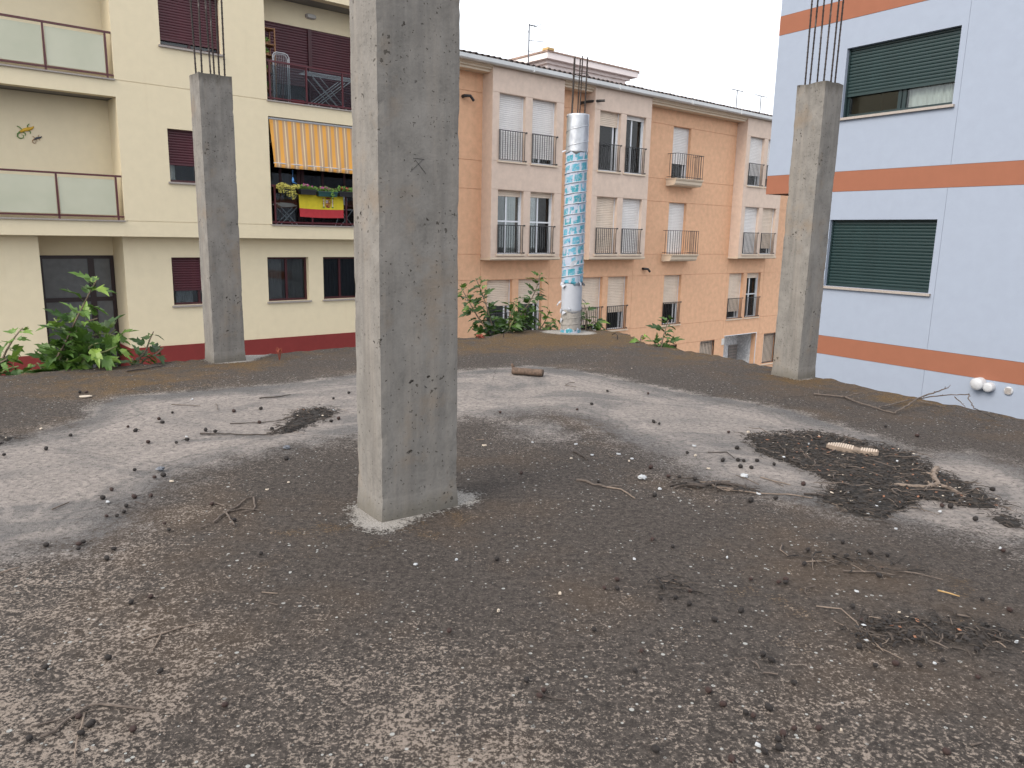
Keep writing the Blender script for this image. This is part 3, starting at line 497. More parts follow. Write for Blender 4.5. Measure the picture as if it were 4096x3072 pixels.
def slab():
    ys = list(np.linspace(-5, .7, 14)) + list(np.arange(.75, 10.68, .042)) + [10.68]
    ts = np.concatenate([[0, .0015, .004], np.linspace(.008, .992, 300), [.996, .9985, 1]])
    ly, lx = zip(*LEFT); ry, rx = zip(*RIGHT); V = []
    for y in ys:
        a = np.interp(y, ly, lx) + edge_noise(y, 1); b = np.interp(y, ry, rx) + edge_noise(y, 2)
        for t in ts: V.append((a + (b-a)*t, y + (.02*mnoise.noise(Vector((t*60, 5, 0))) if y == ys[-1] else 0)))
    P = np.array(V); nc = len(ts); nr = len(ys)
    outline = [(x, y) for y, x in LEFT] + [(x, y) for y, x in reversed(RIGHT)]
    de = seg_dist(P, outline, False)
    Z = np.zeros(len(P))
    for i, (x, y) in enumerate(V):
        Z[i] = .006*mnoise.noise(Vector((x*1.3, y*1.3, 0))) + .0025*mnoise.noise(Vector((x*6, y*6, 4)))
    rag = np.array([mnoise.noise(Vector((x*9, y*9, 9))) for x, y in V])
    lip = np.clip(1-de/.10, 0, 1); Z += lip*(rag*.022 + .004)
    verts = [(P[i, 0], P[i, 1], Z[i]) for i in range(len(P))]
    faces = [(j*nc+i, j*nc+i+1, (j+1)*nc+i+1, (j+1)*nc+i) for j in range(nr-1) for i in range(nc-1)]
    ring = [j*nc for j in range(nr)] + [(nr-1)*nc+i for i in range(1, nc)] + [j*nc+nc-1 for j in range(nr-2, -1, -1)] + [i for i in range(nc-2, 0, -1)]
    b = len(verts)
    for k in ring:
        x, y, z = verts[k]; verts.append((x + .012*mnoise.noise(Vector((x*8, y*8, 2))), y, z-.10))
    c = len(verts)
    for k in ring:
        x, y, z = verts[k]; verts.append((x, y, -.30))
    L = len(ring)
    for i in range(L):
        j = (i+1) % L
        faces += [(ring[i], ring[j], b+j, b+i), (b+i, b+j, c+j, c+i)]
    faces.append(tuple(c+i for i in range(L)))
    m = MB(); m.v = verts; m.f = faces; o = m.build('concrete_slab', 'slab_screed', smooth=False); o['kind'] = 'structure'
    me = o.data
    pad = lambda a: list(np.concatenate([a, np.full(len(verts)-len(a), a.min())]).astype(float))
    dp = seg_dist(P, PALE); ins = inside(P, PALE); pale = np.where(ins, dp, -dp)
    dt = seg_dist(P, TANPATCH); pale = np.maximum(pale, np.where(inside(P, TANPATCH), dt*.6+.03, -dt))
    for cx, cy, r in ((-2.2, 1.75, .25), (-.45, 1.0, .12)):            # worn spots near the front
        pale = np.maximum(pale, r - np.hypot(P[:, 0]-cx, P[:, 1]-cy) - .12)
    worn = np.clip((2.7-P[:, 1])/1.3, 0, 1)*.75 + np.clip((-.75-P[:, 0])/1.2, 0, 1)*np.clip((3.2-P[:, 1])/.8, 0, 1)*.62 - np.clip((P[:, 0]-.9)/.8, 0, 1)*.3 + .05
    worn += np.clip(.35-np.abs(pale+.15), 0, .35)*.9
    worn += .35*np.exp(-(((P[:, 0]+.3)/.35)**2+((P[:, 1]-2.0)/.25)**2))
    moss = np.clip(1-de/1.9, 0, 1)*.40
    for cx, cy, r, a in ((.3, 9.3, .7, .55), (1.0, 9.9, .8, .5), (-.5, 8.6, .5, .35), (-3.2, 6.2, .7, .45), (-2.6, 7.3, .35, .5), (-3.0, 5.0, .35, .35), (2.7, 7.1, .35, .5), (3.3, 6.3, .3, .4), (-.35, 3.3, .35, .35), (-.9, 3.1, .3, .3), (.5, 4.3, .35, .25), (1.9, 8.4, .4, .3), (.9, 2.6, .5, .22), (1.9, 2.7, .5, .25)):
        moss += a*np.exp(-((P[:, 0]-cx)**2+(P[:, 1]-cy)**2)/r**2)
    mort = np.full(len(P), -.5)
    for rel, cor, a_ in ((FOOT0, (-.579, 3.278), 53), (FOOT1, (-2.927, 7.344), 50), (FOOT2, (2.73, 7.15), 56.2), (FOOT3, (.79, 10.42), 90)):
        a_ = math.radians(a_); ux = np.array([math.sin(a_), math.cos(a_)]); uy = np.array([-math.cos(a_), math.sin(a_)])
        pl = [tuple(np.array(cor)+ux*x+uy*y) for x, y in rel]; d_ = seg_dist(P, pl); mort = np.maximum(mort, np.where(inside(P, pl), d_, -d_))
    upper = PALE[:22]; crisp = np.clip(1.25-seg_dist(P, upper, False)/.34, 0, 1)*np.clip((P[:, 1]-4.3)/.8, 0, 1)
    for nm, arr in (('crisp', crisp), ('mortar_splash', mort), ('pale', np.clip(pale, -1, 1)), ('worn', worn), ('moss', moss)):
        at = me.attributes.new(nm, 'FLOAT', 'POINT'); at.data.foreach_set('value', pad(arr))
slab()
def lower_support(x, y):
    gz = ground_z(x, y); m = MB().box(x-.17, x+.17, y-.17, y+.17, gz-.3, -.305)
    m.box(x-.24, x+.24, y-.24, y+.24, gz-.3, gz+.12)
    o = m.build('support_pillar', 'column_concrete'); tag(o, 'square concrete pillar carrying the slab from below', 'pillar', 'pillars under the slab')
for x, y in ((-2.85, 7.2), (-.6, 3.4), (2.6, 7.1), (.79, 9.9), (-6, 2.5), (4.6, 2.5)): lower_support(x, y)

# ------------------------------------------------------------------ standing columns
def column(corner, az, wd, dp, h, label, rebar, top_rise=.02):
    """corner = near vertical edge; az = bearing of the right-hand face; wd, dp = widths right and left of that edge"""
    root = empty('concrete_column', (corner[0], corner[1], 0), math.pi/2 - az, label, 'column', 'bare concrete columns standing on the slab')
    # local x runs along the right face, local y runs back along the left face
    nx, ny, nz = max(6, int(wd/.03)), max(6, int(dp/.03)), int(h/.035)
    per = [(i*wd/nx, 0) for i in range(nx)] + [(wd, j*dp/ny) for j in range(ny)] + [(wd-i*wd/nx, dp) for i in range(nx)] + [(0, dp-j*dp/ny) for j in range(ny)]
    m = MB(); k = len(per); sx = corner[0]*3.1
    for j in range(nz+1):
        z = h*j/nz
        for (x, y) in per:
            corner_d = min(math.hypot(x-a, y-b) for a in (0, wd) for b in (0, dp))
            chip = 0
            if corner_d < .02:
                r = mnoise.noise(Vector((x*4+sx, y*4, z*7))) + .6*mnoise.noise(Vector((x*9+sx, y*4, z*25)))
                chip = .003 + .010*max(0, r-.1)
            ox = (wd/2-x); oy = (dp/2-y); l = math.hypot(ox, oy)
            sw = .0008*mnoise.noise(Vector((x*5+sx, y*5, z*4)))
            flare = .010*max(0, 1-z/.10)
            zz = z + (top_rise*mnoise.noise(Vector((x*7+sx, y*7, 3))) if j == nz else 0)
            m.v.append((x + ox/l*(chip+sw-flare), y + oy/l*(chip+sw-flare), zz - (.02 if j == 0 else 0)))
    for j in range(nz):
        for i in range(k): q = (i+1) % k; m.f.append((j*k+i, j*k+q, (j+1)*k+q, (j+1)*k+i))
    b = len(m.v); m.v.append((wd/2, dp/2, h+.005))
    for i in range(k): m.f.append((nz*k+i, nz*k+(i+1) % k, b))
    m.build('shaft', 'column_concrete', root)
    for x, y, l, ex, ey in rebar:
        mm = MB(); pts = [(x+ex*t, y+ey*t, h-.05+l*t) for t in (0, .25, .5, .75, 1)]
        mm.tube(pts, .008, 6)
        for q in range(int(l/.045)):
            t = (q+.5)/int(l/.045); p = (x+ex*t, y+ey*t, h-.05+l*t)
            mm.tube([(p[0]-.0, p[1], p[2]-.004), (p[0], p[1], p[2]+.004)], .0095, 6)
        mm.build('rebar', 'rusty_bar', root)
    return root
def mortar_collar(root, pts, mat='mortar', name='mortar_collar', h=.006):
    """irregular thin smear of mortar lying round the foot; pts in local xy"""
    cx = sum(p[0] for p in pts)/len(pts); cy = sum(p[1] for p in pts)/len(pts)
    dense = []
    for (a, b), (c, d) in zip(pts, pts[1:]+pts[:1]):
        for t in (0, .2, .4, .6, .8): dense.append((a+(c-a)*t, b+(d-b)*t))
    m = MB(); rings = [1.05, .9, .7, .45]; k = len(dense)
    for ri, s_ in enumerate(rings):
        for i, (x, y) in enumerate(dense):
            jit = 1 + (.13 if ri < 2 else .05)*mnoise.noise(Vector((x*14, y*14, ri*.3))) + .07*mnoise.noise(Vector((x*45, y*45, 2)))
            m.v.append((cx+(x-cx)*s_*jit, cy+(y-cy)*s_*jit, (-.008 if ri == 0 else h + .004*mnoise.noise(Vector((x*30, y*30, ri)))) ))
    for r in range(len(rings)-1):
        for i in range(k): j = (i+1) % k; m.f.append((r*k+i, r*k+j, (r+1)*k+j, (r+1)*k+i))
    m.v.append((cx, cy, h)); c = len(m.v)-1; r = len(rings)-1
    for i in range(k): m.f.append((r*k+i, r*k+(i+1) % k, c))
    return m.build(name, mat, root)
c0 = column((-.579, 3.278), math.radians(53), .405, .25, 2.72, 'large pitted concrete column with a white mortar smear round its foot', [])
for a, b in (((.169, 1.613), (.223, 1.612)), ((.215, 1.610), (.155, 1.556)), ((.178, 1.607), (.232, 1.551))):   # scratched sign
    MB().tube([(a[0], -.0008, a[1]), ((a[0]+b[0])/2, -.0016, (a[1]+b[1])/2), (b[0], -.0008, b[1])], .0011, 4).build('scratched_mark', 'scratch', c0)
c1 = column((-2.927, 7.344), math.radians(50), .31, .262, 2.70, 'concrete column with six thin rebars, in front of the cream building', [(.05, .05, 1.3, .01, .0), (.05, .21, 1.4, -.02, .02), (.16, .04, 1.4, -.015, 0), (.19, .22, 1.35, -.03, 0), (.26, .05, 1.35, .01, .01), (.265, .21, 1.4, .0, .0)])
c2 = column((2.73, 7.15), math.radians(56.2), .269, .30, 2.70, 'concrete column with six thin rebars, in front of the blue-grey building', [(.04, .05, 1.35, .012, .0), (.05, .25, 1.35, .0, .01), (.13, .04, 1.4, .01, 0), (.13, .26, 1.4, .015, .0), (.22, .06, 1.4, .012, 0), (.225, .25, 1.3, .0, .01)])

# round column in its spiral cardboard form
wc = empty('wrapped_round_column', (.79, 10.42, 0), 0, 'round column wrapped in torn blue printed sacking and silver foil', 'column')
def rev(name, mat, z0, z1, r, nz=14, n=40, wob=.002, ragged=(0, 0), parent=wc, lean=True):
    m = MB()
    for j in range(nz+1):
        for i in range(n):
            t = 2*math.pi*i/n; z = z0+(z1-z0)*j/nz
            if j == 0: z += ragged[0]*mnoise.noise(Vector((math.cos(t)*3, math.sin(t)*3, z0*9)))
            if j == nz: z += ragged[1]*mnoise.noise(Vector((math.cos(t)*3, math.sin(t)*3, z1*9+3)))
            rr = r + wob*mnoise.noise(Vector((math.cos(t)*2.2, math.sin(t)*2.2, z*9)))
            m.v.append((rr*math.cos(t), rr*math.sin(t), z))
    for j in range(nz):
        for i in range(n): q = (i+1) % n; m.f.append((j*n+i, j*n+q, (j+1)*n+q, (j+1)*n+i))
    m.f.append(tuple(nz*n+i for i in range(n))); m.f.append(tuple(reversed(range(n))))
    return m.build(name, mat, parent, smooth=True)
R0 = .141
rev('core', 'cardboard', -.02, .36, R0-.004, wob=.004)
rev('white_tube', 'spiral_paper', .29, .74, R0-.002, ragged=(.05, 0))
rev('printed_wrap', 'printed_wrap', .665, 2.41, R0+.003, nz=70, wob=.006, ragged=(.07, .03))
rev('printed_scrap', 'printed_wrap', -.01, .045, R0+.001, wob=.006, ragged=(0, .05))
rev('foil_wrap', 'foil', 2.37, 2.855, R0+.005, nz=24, wob=.005, ragged=(.05, .0))
def helix(name, mat, z0, z1, pitch, r, rad, ph=0):
    m = MB(); N = int((z1-z0)/pitch*26); pts = []
    for i in range(N+1):
        z = z0+(z1-z0)*i/N; t = 2*math.pi*(z-z0)/pitch + ph
        pts.append((r*math.cos(t), r*math.sin(t), z + .004*mnoise.noise(Vector((t*1.7, 0, 0)))))
    return m.tube(pts, rad, 5).build(name, mat, wc, smooth=True)
helix('spiral_seam', 'torn_paper', .70, 2.38, .135, R0+.006, .0075, 1.0)
helix('foil_seam', 'foil', 2.40, 2.84, .20, R0+.006, .006, 2.2)
helix('spiral_seam', 'cardboard', .06, .30, .085, R0-.001, .0045, .3)
def flap(t, z, l, wd, drop, mat='torn_paper'):
    c, s_ = math.cos(t), math.sin(t); tx, ty = -s_, c; m = MB(); pr = []
    for q, (o_, dz) in enumerate(((.001, 0), (l*.5, -drop*.35), (l, -drop))):
        ww = wd*(1, .8, .15)[q]; r = R0+.006+o_
        pr.append(((r*c-tx*ww, r*s_-ty*ww, z+dz+.01), (r*c+tx*ww, r*s_+ty*ww, z+dz-.008)))
    for a, b in zip(pr, pr[1:]):
        m.poly([a[0], a[1], b[1], b[0]]); m.poly([(p[0]*1.012, p[1]*1.012, p[2]) for p in (b[0], b[1], a[1], a[0])])
    m.build('torn_flap', mat, wc)
for i in range(26):
    flap(rnd.uniform(0, 6.28), rnd.choice([.30, .32, .34, .67, .69, .18, .22]) + rnd.uniform(-.02, .02), rnd.uniform(.01, .035), rnd.uniform(.015, .04), rnd.uniform(.02, .07))
flap(3.3, 2.40, .05, .03, .02, 'spiral_paper'); flap(3.15, .42, .05, .03, .06); flap(-.1, .45, .05, .03, .05)
m = MB()                                             # lens-shaped hole torn through the print
for t, z in ((-2.0, .905), (-1.75, .965), (-1.42, .985), (-1.22, .965), (-1.45, .91), (-1.8, .88)): m.v.append(((R0+.010)*math.cos(t), (R0+.010)*math.sin(t), z))
m.f = [(0, 5, 4, 3, 2, 1)]
for t, z in ((-2.0, .905), (-1.75, .965), (-1.42, .985), (-1.22, .965), (-1.45, .91), (-1.8, .88)): m.v.append(((R0-.01)*math.cos(t), (R0-.01)*math.sin(t), z))
m.f += [(i, (i+1) % 6, 6+(i+1) % 6, 6+i) for i in range(6)]
m.build('torn_patch', 'spiral_paper', wc)
for a in (-2.6, -1.45, -.55, .5, 1.6, 2.7):
    MB().tube([(.095*math.cos(a), .095*math.sin(a), 2.80), (.095*math.cos(a)+.006, .095*math.sin(a), 3.2), (.095*math.cos(a)+.012, .095*math.sin(a), 3.56)], .0085, 6).build('rebar', 'rusty_bar', wc)
MB().tube([((.098+.012*(i > 22))*math.cos(i*.28)+.009, (.098+.012*(i > 22))*math.sin(i*.28), 3.335+.0006*i) for i in range(25)], .004, 5).build('stirrup', 'rusty_bar', wc)
mortar_collar(wc, [(.33*math.cos(i*.5236)*(1.15 if i in (5, 6, 7) else 1), .28*math.sin(i*.5236)) for i in range(12)], 'mortar', 'mortar_collar', .012) if False else None
# two bent rebar stubs in the slab corner
for (x, y, a) in ((-.12, 9.72, .3), (1.35, 9.75, 2.0)):
    o = MB().tube([(x, y, -.02), (x, y, .05), (x+.06*math.cos(a), y+.06*math.sin(a), .075), (x+.13*math.cos(a), y+.13*math.sin(a), .045)], .006, 5).build('rebar_stub', 'rusty_bar')
    tag(o, 'bent rusty rebar stub sticking out of the slab corner by the round column', 'rebar', 'rebar stubs at the slab corner')

# ------------------------------------------------------------------ building kit
slat_cache = {}
def slat_mesh(wd, pitch, mat, d=.012):
    key = (round(wd, 3), pitch, mat)
    if key not in slat_cache:
        h = pitch*.97
        prof = [(0, 0), (-d*.75, h*.12), (-d, h*.5), (-d*.8, h*.85), (0, h), (.004, h), (.004, 0)]
        slat_cache[key] = MB().prism(prof, 0, wd).mesh('slat', mat)
    return slat_cache[key]
def shutter(parent, x0, x1, zb, zt, y, pitch, mat, single):
    """roller shutter curtain; slats are separate parts where the photograph lets them be told apart"""
    MB().box(x0, x1, y-.010, y+.008, zb, zb+pitch*.9).build('shutter_bar', mat, parent)
    n = int((zt-zb-pitch*.9)/pitch)+1
    if single:
        me = slat_mesh(x1-x0, pitch, mat)
        for i in range(n): link('slat', me, parent, loc=(x0, y, zb+pitch*(.93+i)))
    else:
        m = MB()
        for i in range(n):
            z = zb+pitch*(.93+i); h = pitch*.97; d = .014
            m.prism([(y, z), (y-d*.75, z+h*.12), (y-d, z+h*.5), (y-d*.8, z+h*.85), (y, z+h), (y+.004, z+h), (y+.004, z)], x0, x1)
        m.build('shutter', mat, parent, kind='stuff')
def curtain(parent, x0, x1, z0, z1, y, mat='curtain', folds=10, amp=.032):
    m = MB(); N = folds*4
    for i in range(N+1):
        x = x0+(x1-x0)*i/N; yy = y + amp*math.sin(i*math.pi/2) + amp*.5*math.sin(i*.7)
        m.v += [(x, yy, z0), (x, yy, z1)]
    m.f = [(2*i, 2*i+2, 2*i+3, 2*i+1) for i in range(N)]
    m.build('curtain', mat, parent, smooth=True)
def window(root, x0, x1, z0, z1, y, fm='maroon_metal', fw_=.05, mull=(), trans=(), pane='pane_glass', sh=None, pitch=.058, smat='maroon_slat', single=True, sill=None, cur=None, name='window'):
    """frame in an opening; y = outer face of the frame"""
    m = MB(); d = .05
    m.box(x0, x1, y, y+d, z1-fw_, z1).box(x0, x1, y, y+d, z0, z0+fw_).box(x0, x0+fw_, y, y+d, z0+fw_, z1-fw_).box(x1-fw_, x1, y, y+d, z0+fw_, z1-fw_)
    xs = [x0+fw_] + [c for c in mull] + [x1-fw_]
    for c in mull: m.box(c-.03, c+.03, y+.002, y+d-.002, z0+fw_, z1-fw_)
    for t, a, b in trans: m.box(a, b, y+.004, y+d-.004, t-.025, t+.025)
    if sh is not None:                                   # side guides
        m.box(x0, x0+.03, y-.06, y-.002, z0, z1).box(x1-.03, x1, y-.06, y-.002, z0, z1)
    wn = m.build(name, fm, root)
    for a, b in zip(xs, xs[1:]): B('pane', pane, wn, (a+.005, b-.005, y+.022, y+.030, z0+fw_*.8, z1-fw_*.8))
    if sh is not None: shutter(wn, x0+.012, x1-.012, sh, z1-.005, y-.03, pitch, smat, single)
    if sill is not None: B('sill', 'stone_sill', wn, (x0-.045, x1+.045, sill-.05, y+.02, z0-.045, z0-.003))
    if cur: 
        for a, b, mt in cur: curtain(wn, a, b, z0+.03, z1-.03, y+.12, mt)
    return wn

# ------------------------------------------------------------------ cream building
cb = empty('apartment_building', CREAM_O, ROTA, 'cream rendered apartment block with maroon shutters, glass balconies and a dark red plinth', 'building')
cb.location.z = 0
LL, LR = (-.6, 4.54), (7.94, 11.3)
winA = (5.53, 6.87, 5.27, 6.47); winB = (5.56, 6.88, 2.33, 3.50)
w1, w2, w3 = (5.57, 6.88, -.54, .60), (7.92, 9.05, -.54, .60), (9.47, 10.60, -.54, .60)
G = .007
CR = 'cream_render'
m = MB().wall(-3, 12.2, 7.35+G, 10.2, 0, .25); m.build('wall', CR, cb)
MB().wall(-3, 12.2, 4.40+G, 7.35-G, 0, .25, [(*LL, 4.40, 6.97), winA, (*LR, 4.40, 6.97)]).build('wall', CR, cb)
MB().wall(-3, 12.2, 1.42+G, 4.40-G, 0, .25, [(*LL, 1.42, 4.05), winB, (*LR, 1.42, 4.03)]).build('wall', CR, cb)
MB().wall(-3, 12.2, 1.08, 1.42-G, 0, .25).build('wall', CR, cb)
B('joint_backing', CR, cb, (-3, 12.2, .014, .24, 7.3, 7.4), (4.6, 7.9, .014, .24, 4.36, 4.44), (11.4, 12.2, .014, .24, 4.36, 4.44), (4.6, 7.9, .014, .24, 1.38, 1.46), (11.4, 12.2, .014, .24, 1.38, 1.46))
MB().wall(-3, 12.2, -5, 1.078, .35, .60, [(2.88, 4.54, -5, 1.078), w1, w2, w3]).build('wall', CR, cb)
B('plinth', 'red_plinth', cb, (-3, 2.88, .328, .349, -5, -1.5), (4.54, 12.2, .328, .349, -5, -1.5), (4.515, 4.5395, .330, 1.3, -5, -1.5))
B('soffit', CR, cb, (-3, 12.2, .251, 1.4, 1.10, 1.40))
# rooms behind: floors, back and side walls, roof
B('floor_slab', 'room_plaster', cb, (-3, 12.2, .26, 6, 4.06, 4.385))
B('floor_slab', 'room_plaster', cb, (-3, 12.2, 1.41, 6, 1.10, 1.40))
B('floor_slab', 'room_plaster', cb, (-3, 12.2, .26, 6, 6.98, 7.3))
B('back_wall', CR, cb, (-3, 12.2, 6, 6.2, -5, 10.2)); B('side_wall', CR, cb, (-3.2, -3.001, 0, 6.2, -5, 10.2)); B('side_wall', CR, cb, (12.2, 12.4, 0, 6.2, -5, 10.2))
B('roof', 'tile_dark', cb, (-3.3, 12.5, -.3, 6.4, 10.2, 10.4))
# left loggias
for z0, z1 in ((1.42, 4.05), (4.40, 6.97)):
    B('loggia_wall', CR, cb, (LL[0]-.1, LL[1]+.1, .75, .85, z0, z1), (LL[1], LL[1]+.1, .251, .749, z0, z1), (LL[0]-.1, LL[0], .251, .749, z0, z1))
    B('loggia_floor', 'stone_sill', cb, (LL[0], LL[1], -.045, .749, z0-.03+.012, z0+.012))
def railing(x_end, posts, zt, zb, zg0, pane_mat, x_start, y=.04, ends=True):
    r = B('balcony_railing', 'maroon_rail', cb, (x_start, x_end, y-.025, y+.025, zt-.04, zt), (x_start, x_end, y-.02, y+.02, zb, zb+.035))
    for p in posts: B('post', 'maroon_rail', r, (p-.018, p+.018, y-.02, y+.02, zb-.06, zt-.041))
    for a, b in zip(posts, posts[1:]):
        a, b = min(a, b), max(a, b)
        B('pane', pane_mat, r, (a+.03, b-.03, y-.006, y+.006, zg0, zt-.10))
    return r
railing(4.535, [4.42, 3.27, 2.12, .97, -.18], 5.37, 4.47, 4.52, 'frosted_glass', -.6)
railing(4.535, [4.42, 3.27, 2.12, .97, -.18], 2.40, 1.49, 1.54, 'frosted_glass', -.6)
railing(11.28, [8.03, 8.99, 9.99, 10.98], 5.34, 4.45, 4.50, 'rail_glass', 7.96)
railing(11.28, [8.05, 9.05, 10.03, 11.0], 2.40, 1.47, 1.52, 'rail_glass', 7.96)
window(cb, *winA, .15, sh=5.40, sill=.0, mull=(6.2,))
window(cb, *winB, .15, sh=2.71, sill=.0, mull=(6.2,), cur=[(5.62, 5.75, 'curtain')])
window(cb, *w1, .50, sh=-.20, sill=.35, mull=(6.22,), cur=[(5.7, 6.1, 'curtain_grey')])
window(cb, *w2, .50, sill=.35, mull=(8.48,), fw_=.055, cur=[(7.97, 8.40, 'curtain'), (8.56, 9.0, 'curtain')], pane='pane_mid')
window(cb, *w3, .50, sill=.35, mull=(10.03,), fw_=.055, pane='pane_dark', cur=[(9.5, 10.55, 'curtain_grey')])
# right loggias
for z0, z1 in ((1.42, 4.03), (4.40, 6.97)):
    B('loggia_wall', CR, cb, (LR[0]-.1, LR[0], .251, .9, z0, z1), (LR[1], LR[1]+.1, .251, .9, z0, z1), (LR[0], LR[1], .75, .85, z1-.56, z1))
    B('loggia_floor', 'stone_sill', cb, (LR[0]-.02, LR[1], -.035, .749, z0-.02, z0+.010))
window(cb, 7.94, 9.44, 4.42, 6.405, .80, fw_=.05, sh=4.97, pitch=.064, mull=(8.7,), pane='pane_dark', name='balcony_door')
window(cb, 9.46, 11.28, 4.42, 6.405, .80, fw_=.05, sh=4.425, pitch=.064, mull=(10.4,), pane='pane_dark', name='balcony_door')
B('door_post', 'maroon_metal', cb, (9.40, 9.50, .72, .79, 4.42, 6.405))
window(cb, 7.96, 9.10, 1.44, 3.46, .80, fw_=.09, mull=(8.55,), trans=((2.0, 8.05, 9.0),), pane='pane_dark', name='balcony_door', cur=[(8.62, 9.0, 'curtain_grey')])
window(cb, 9.12, 11.28, 1.44, 3.46, .80, fw_=.09, mull=(9.75, 10.4), trans=((2.0, 9.2, 11.2),), pane='pane_dark', name='balcony_door', cur=[(9.2, 9.7, 'curtain_grey')])
# bulkhead lamp
m = MB()
out = [(9.49+.145*math.copysign(abs(math.cos(t))**.6, math.cos(t)), 6.715+.062*math.copysign(abs(math.sin(t))**.6, math.sin(t))) for t in [i*2*math.pi/20 for i in range(20)]]
lm = MB().extrude(out, .70, .749).build('wall_lamp', 'stone_sill', cb)
MB().extrude([(9.49+(x-9.49)*.8, 6.715+(z-6.715)*.72) for x, z in out], .66, .6995).build('diffuser', 'lamp_glass', lm)
# entrance
B('entrance_wall', CR, cb, (4.54, 4.64, .601, 1.45, -5, 1.078), (2.78, 2.88, .601, 1.45, -5, 1.078), (2.88, 4.54, 1.30, 1.45, .62, 1.078))
er = MB(); x0, x1 = 2.885, 4.53
er.box(x0, x1, 1.30, 1.36, .54, .615).box(x0, x0+.18, 1.30, 1.36, -5, .54).box(x1-.08, x1, 1.30, 1.36, -5, .54).box(3.98, 4.11, 1.302, 1.358, -5, .54).box(x0+.18, x1-.08, 1.304, 1.356, -.45, -.35).box(x0+.18, x1-.08, 1.304, 1.356, -1.50, -1.38).box(x0+.18, x1-.08, 1.304, 1.356, -2.3, -2.2)
ed = er.build('entrance_door', 'door_frame', cb)
for a, b in ((x0+.18, 3.98), (4.11, x1-.08)):
    for c, d in ((-.35, .54), (-1.38, -.45), (-2.2, -1.5), (-3.4, -2.3)): B('pane', 'grey_pane', ed, (a, b, 1.325, 1.335, c, d))
# awning over the lower right loggia
aw = empty('awning', CREAM_O, ROTA, 'orange and cream striped cloth awning half lowered over the flower balcony', 'awning')
def awn(x): return .02*math.sin(x*9)+.008*math.sin(x*31)
m = MB(); N = 60; xs_ = [7.98+(11.2-7.98)*i/N for i in range(N+1)]; rows = 8
for j in range(rows+1):
    t = j/rows
    for x in xs_:
        xx = x + .05*t*(1-(x-7.98)/3.2)
        m.v.append((xx, .05-.10*t + .012*math.sin(x*13+t*3)*t + .010*mnoise.noise(Vector((x*6, t*4, 0))), 3.965-1.04*t - .012*(x-7.98)*t))
k = N+1
m.f = [(j*k+i, j*k+i+1, (j+1)*k+i+1, (j+1)*k+i) for j in range(rows) for i in range(N)]
m.build('cloth', 'awning_cloth', aw, smooth=True)
m = MB()
for j in range(3):
    for x in xs_:
        xx = x + .05*(1-(x-7.98)/3.2)
        m.v.append((xx, -.055+.01*math.sin(x*17)+(0, -.012, .004)[j], 2.925-.012*(x-7.98)-(0, .05, .10)[j] - .012*mnoise.noise(Vector((x*9, j, 0)))))
m.f = [(j*k+i, j*k+i+1, (j+1)*k+i+1, (j+1)*k+i) for j in range(2) for i in range(N)]
m.build('valance', 'awning_cloth', aw, smooth=True)
MB().tube([(8.03, -.045, 2.925), (11.2, -.045, 2.885)], .016, 8).build('front_bar', 'white_metal', aw)
MB().tube([(7.96, .06, 3.99), (11.25, .06, 3.99)], .03, 10).build('roller', 'white_metal', aw)
# flag hung on the railing
fl = empty('flag', CREAM_O, ROTA, 'red and yellow flag with a coat of arms hung on the balcony railing', 'flag')
def cloth(x0, x1, z0, z1, mat, name, top=None):
    m = MB(); N, R_ = 26, 6
    for j in range(R_+1):
        for i in range(N+1):
            x = x0+(x1-x0)*i/N; z = z0+(z1-z0)*j/R_
            drop = -.03*math.sin((x-8.66)/1.27*math.pi)
            m.v.append((x + .05*max(0, (2.2-z))*(1-(x-8.66)/.6 if x < 9.26 else 0), -.012+.007*math.sin(x*16+z*5), z+drop*.5))
    m.f = [(j*(N+1)+i, j*(N+1)+i+1, (j+1)*(N+1)+i+1, (j+1)*(N+1)+i) for j in range(R_) for i in range(N)]
    return m.build(name, mat, fl, smooth=True)
cloth(8.66, 9.92, 1.855, 2.21, 'flag_yellow', 'yellow_band'); cloth(8.66, 9.92, 1.64, 1.8535, 'flag_red', 'red_band'); cloth(8.66, 9.92, 2.2115, 2.33, 'flag_red', 'red_band')
YF = -.024
def crest_piece(mat, *polys, y=YF):
    m = MB()
    for p in polys: m.extrude(p, y-.0015, y)
    m.build('coat_of_arms', mat, fl)
cx, cz = 9.475, 2.005
sh_ = lambda x0, x1, z0, z1: [(cx+x0, cz+z0), (cx+x1, cz+z0), (cx+x1, cz+z1), (cx+x0, cz+z1)]
crest_piece('crest_dark', sh_(-.075, .075, -.06, .08), [(cx-.075, cz-.0605), (cx+.075, cz-.0605), (cx+.05, cz-.105), (cx, cz-.12), (cx-.05, cz-.105)], [(cx-.06, cz+.10), (cx+.06, cz+.10), (cx+.08, cz+.15), (cx+.03, cz+.135), (cx, cz+.16), (cx-.03, cz+.135), (cx-.08, cz+.15)])
crest_piece('crest_white', sh_(-.070, -.003, .005, .075), y=YF-.003)
crest_piece('crest_purple', sh_(-.05, -.022, .018, .06), y=YF-.005)
crest_piece('crest_gold', sh_(.008, .018, -.095, -.005), sh_(.030, .040, -.09, -.005), sh_(.052, .062, -.08, -.005), sh_(-.055, -.02, -.05, -.01), sh_(.015, .055, .015, .065), y=YF-.003)
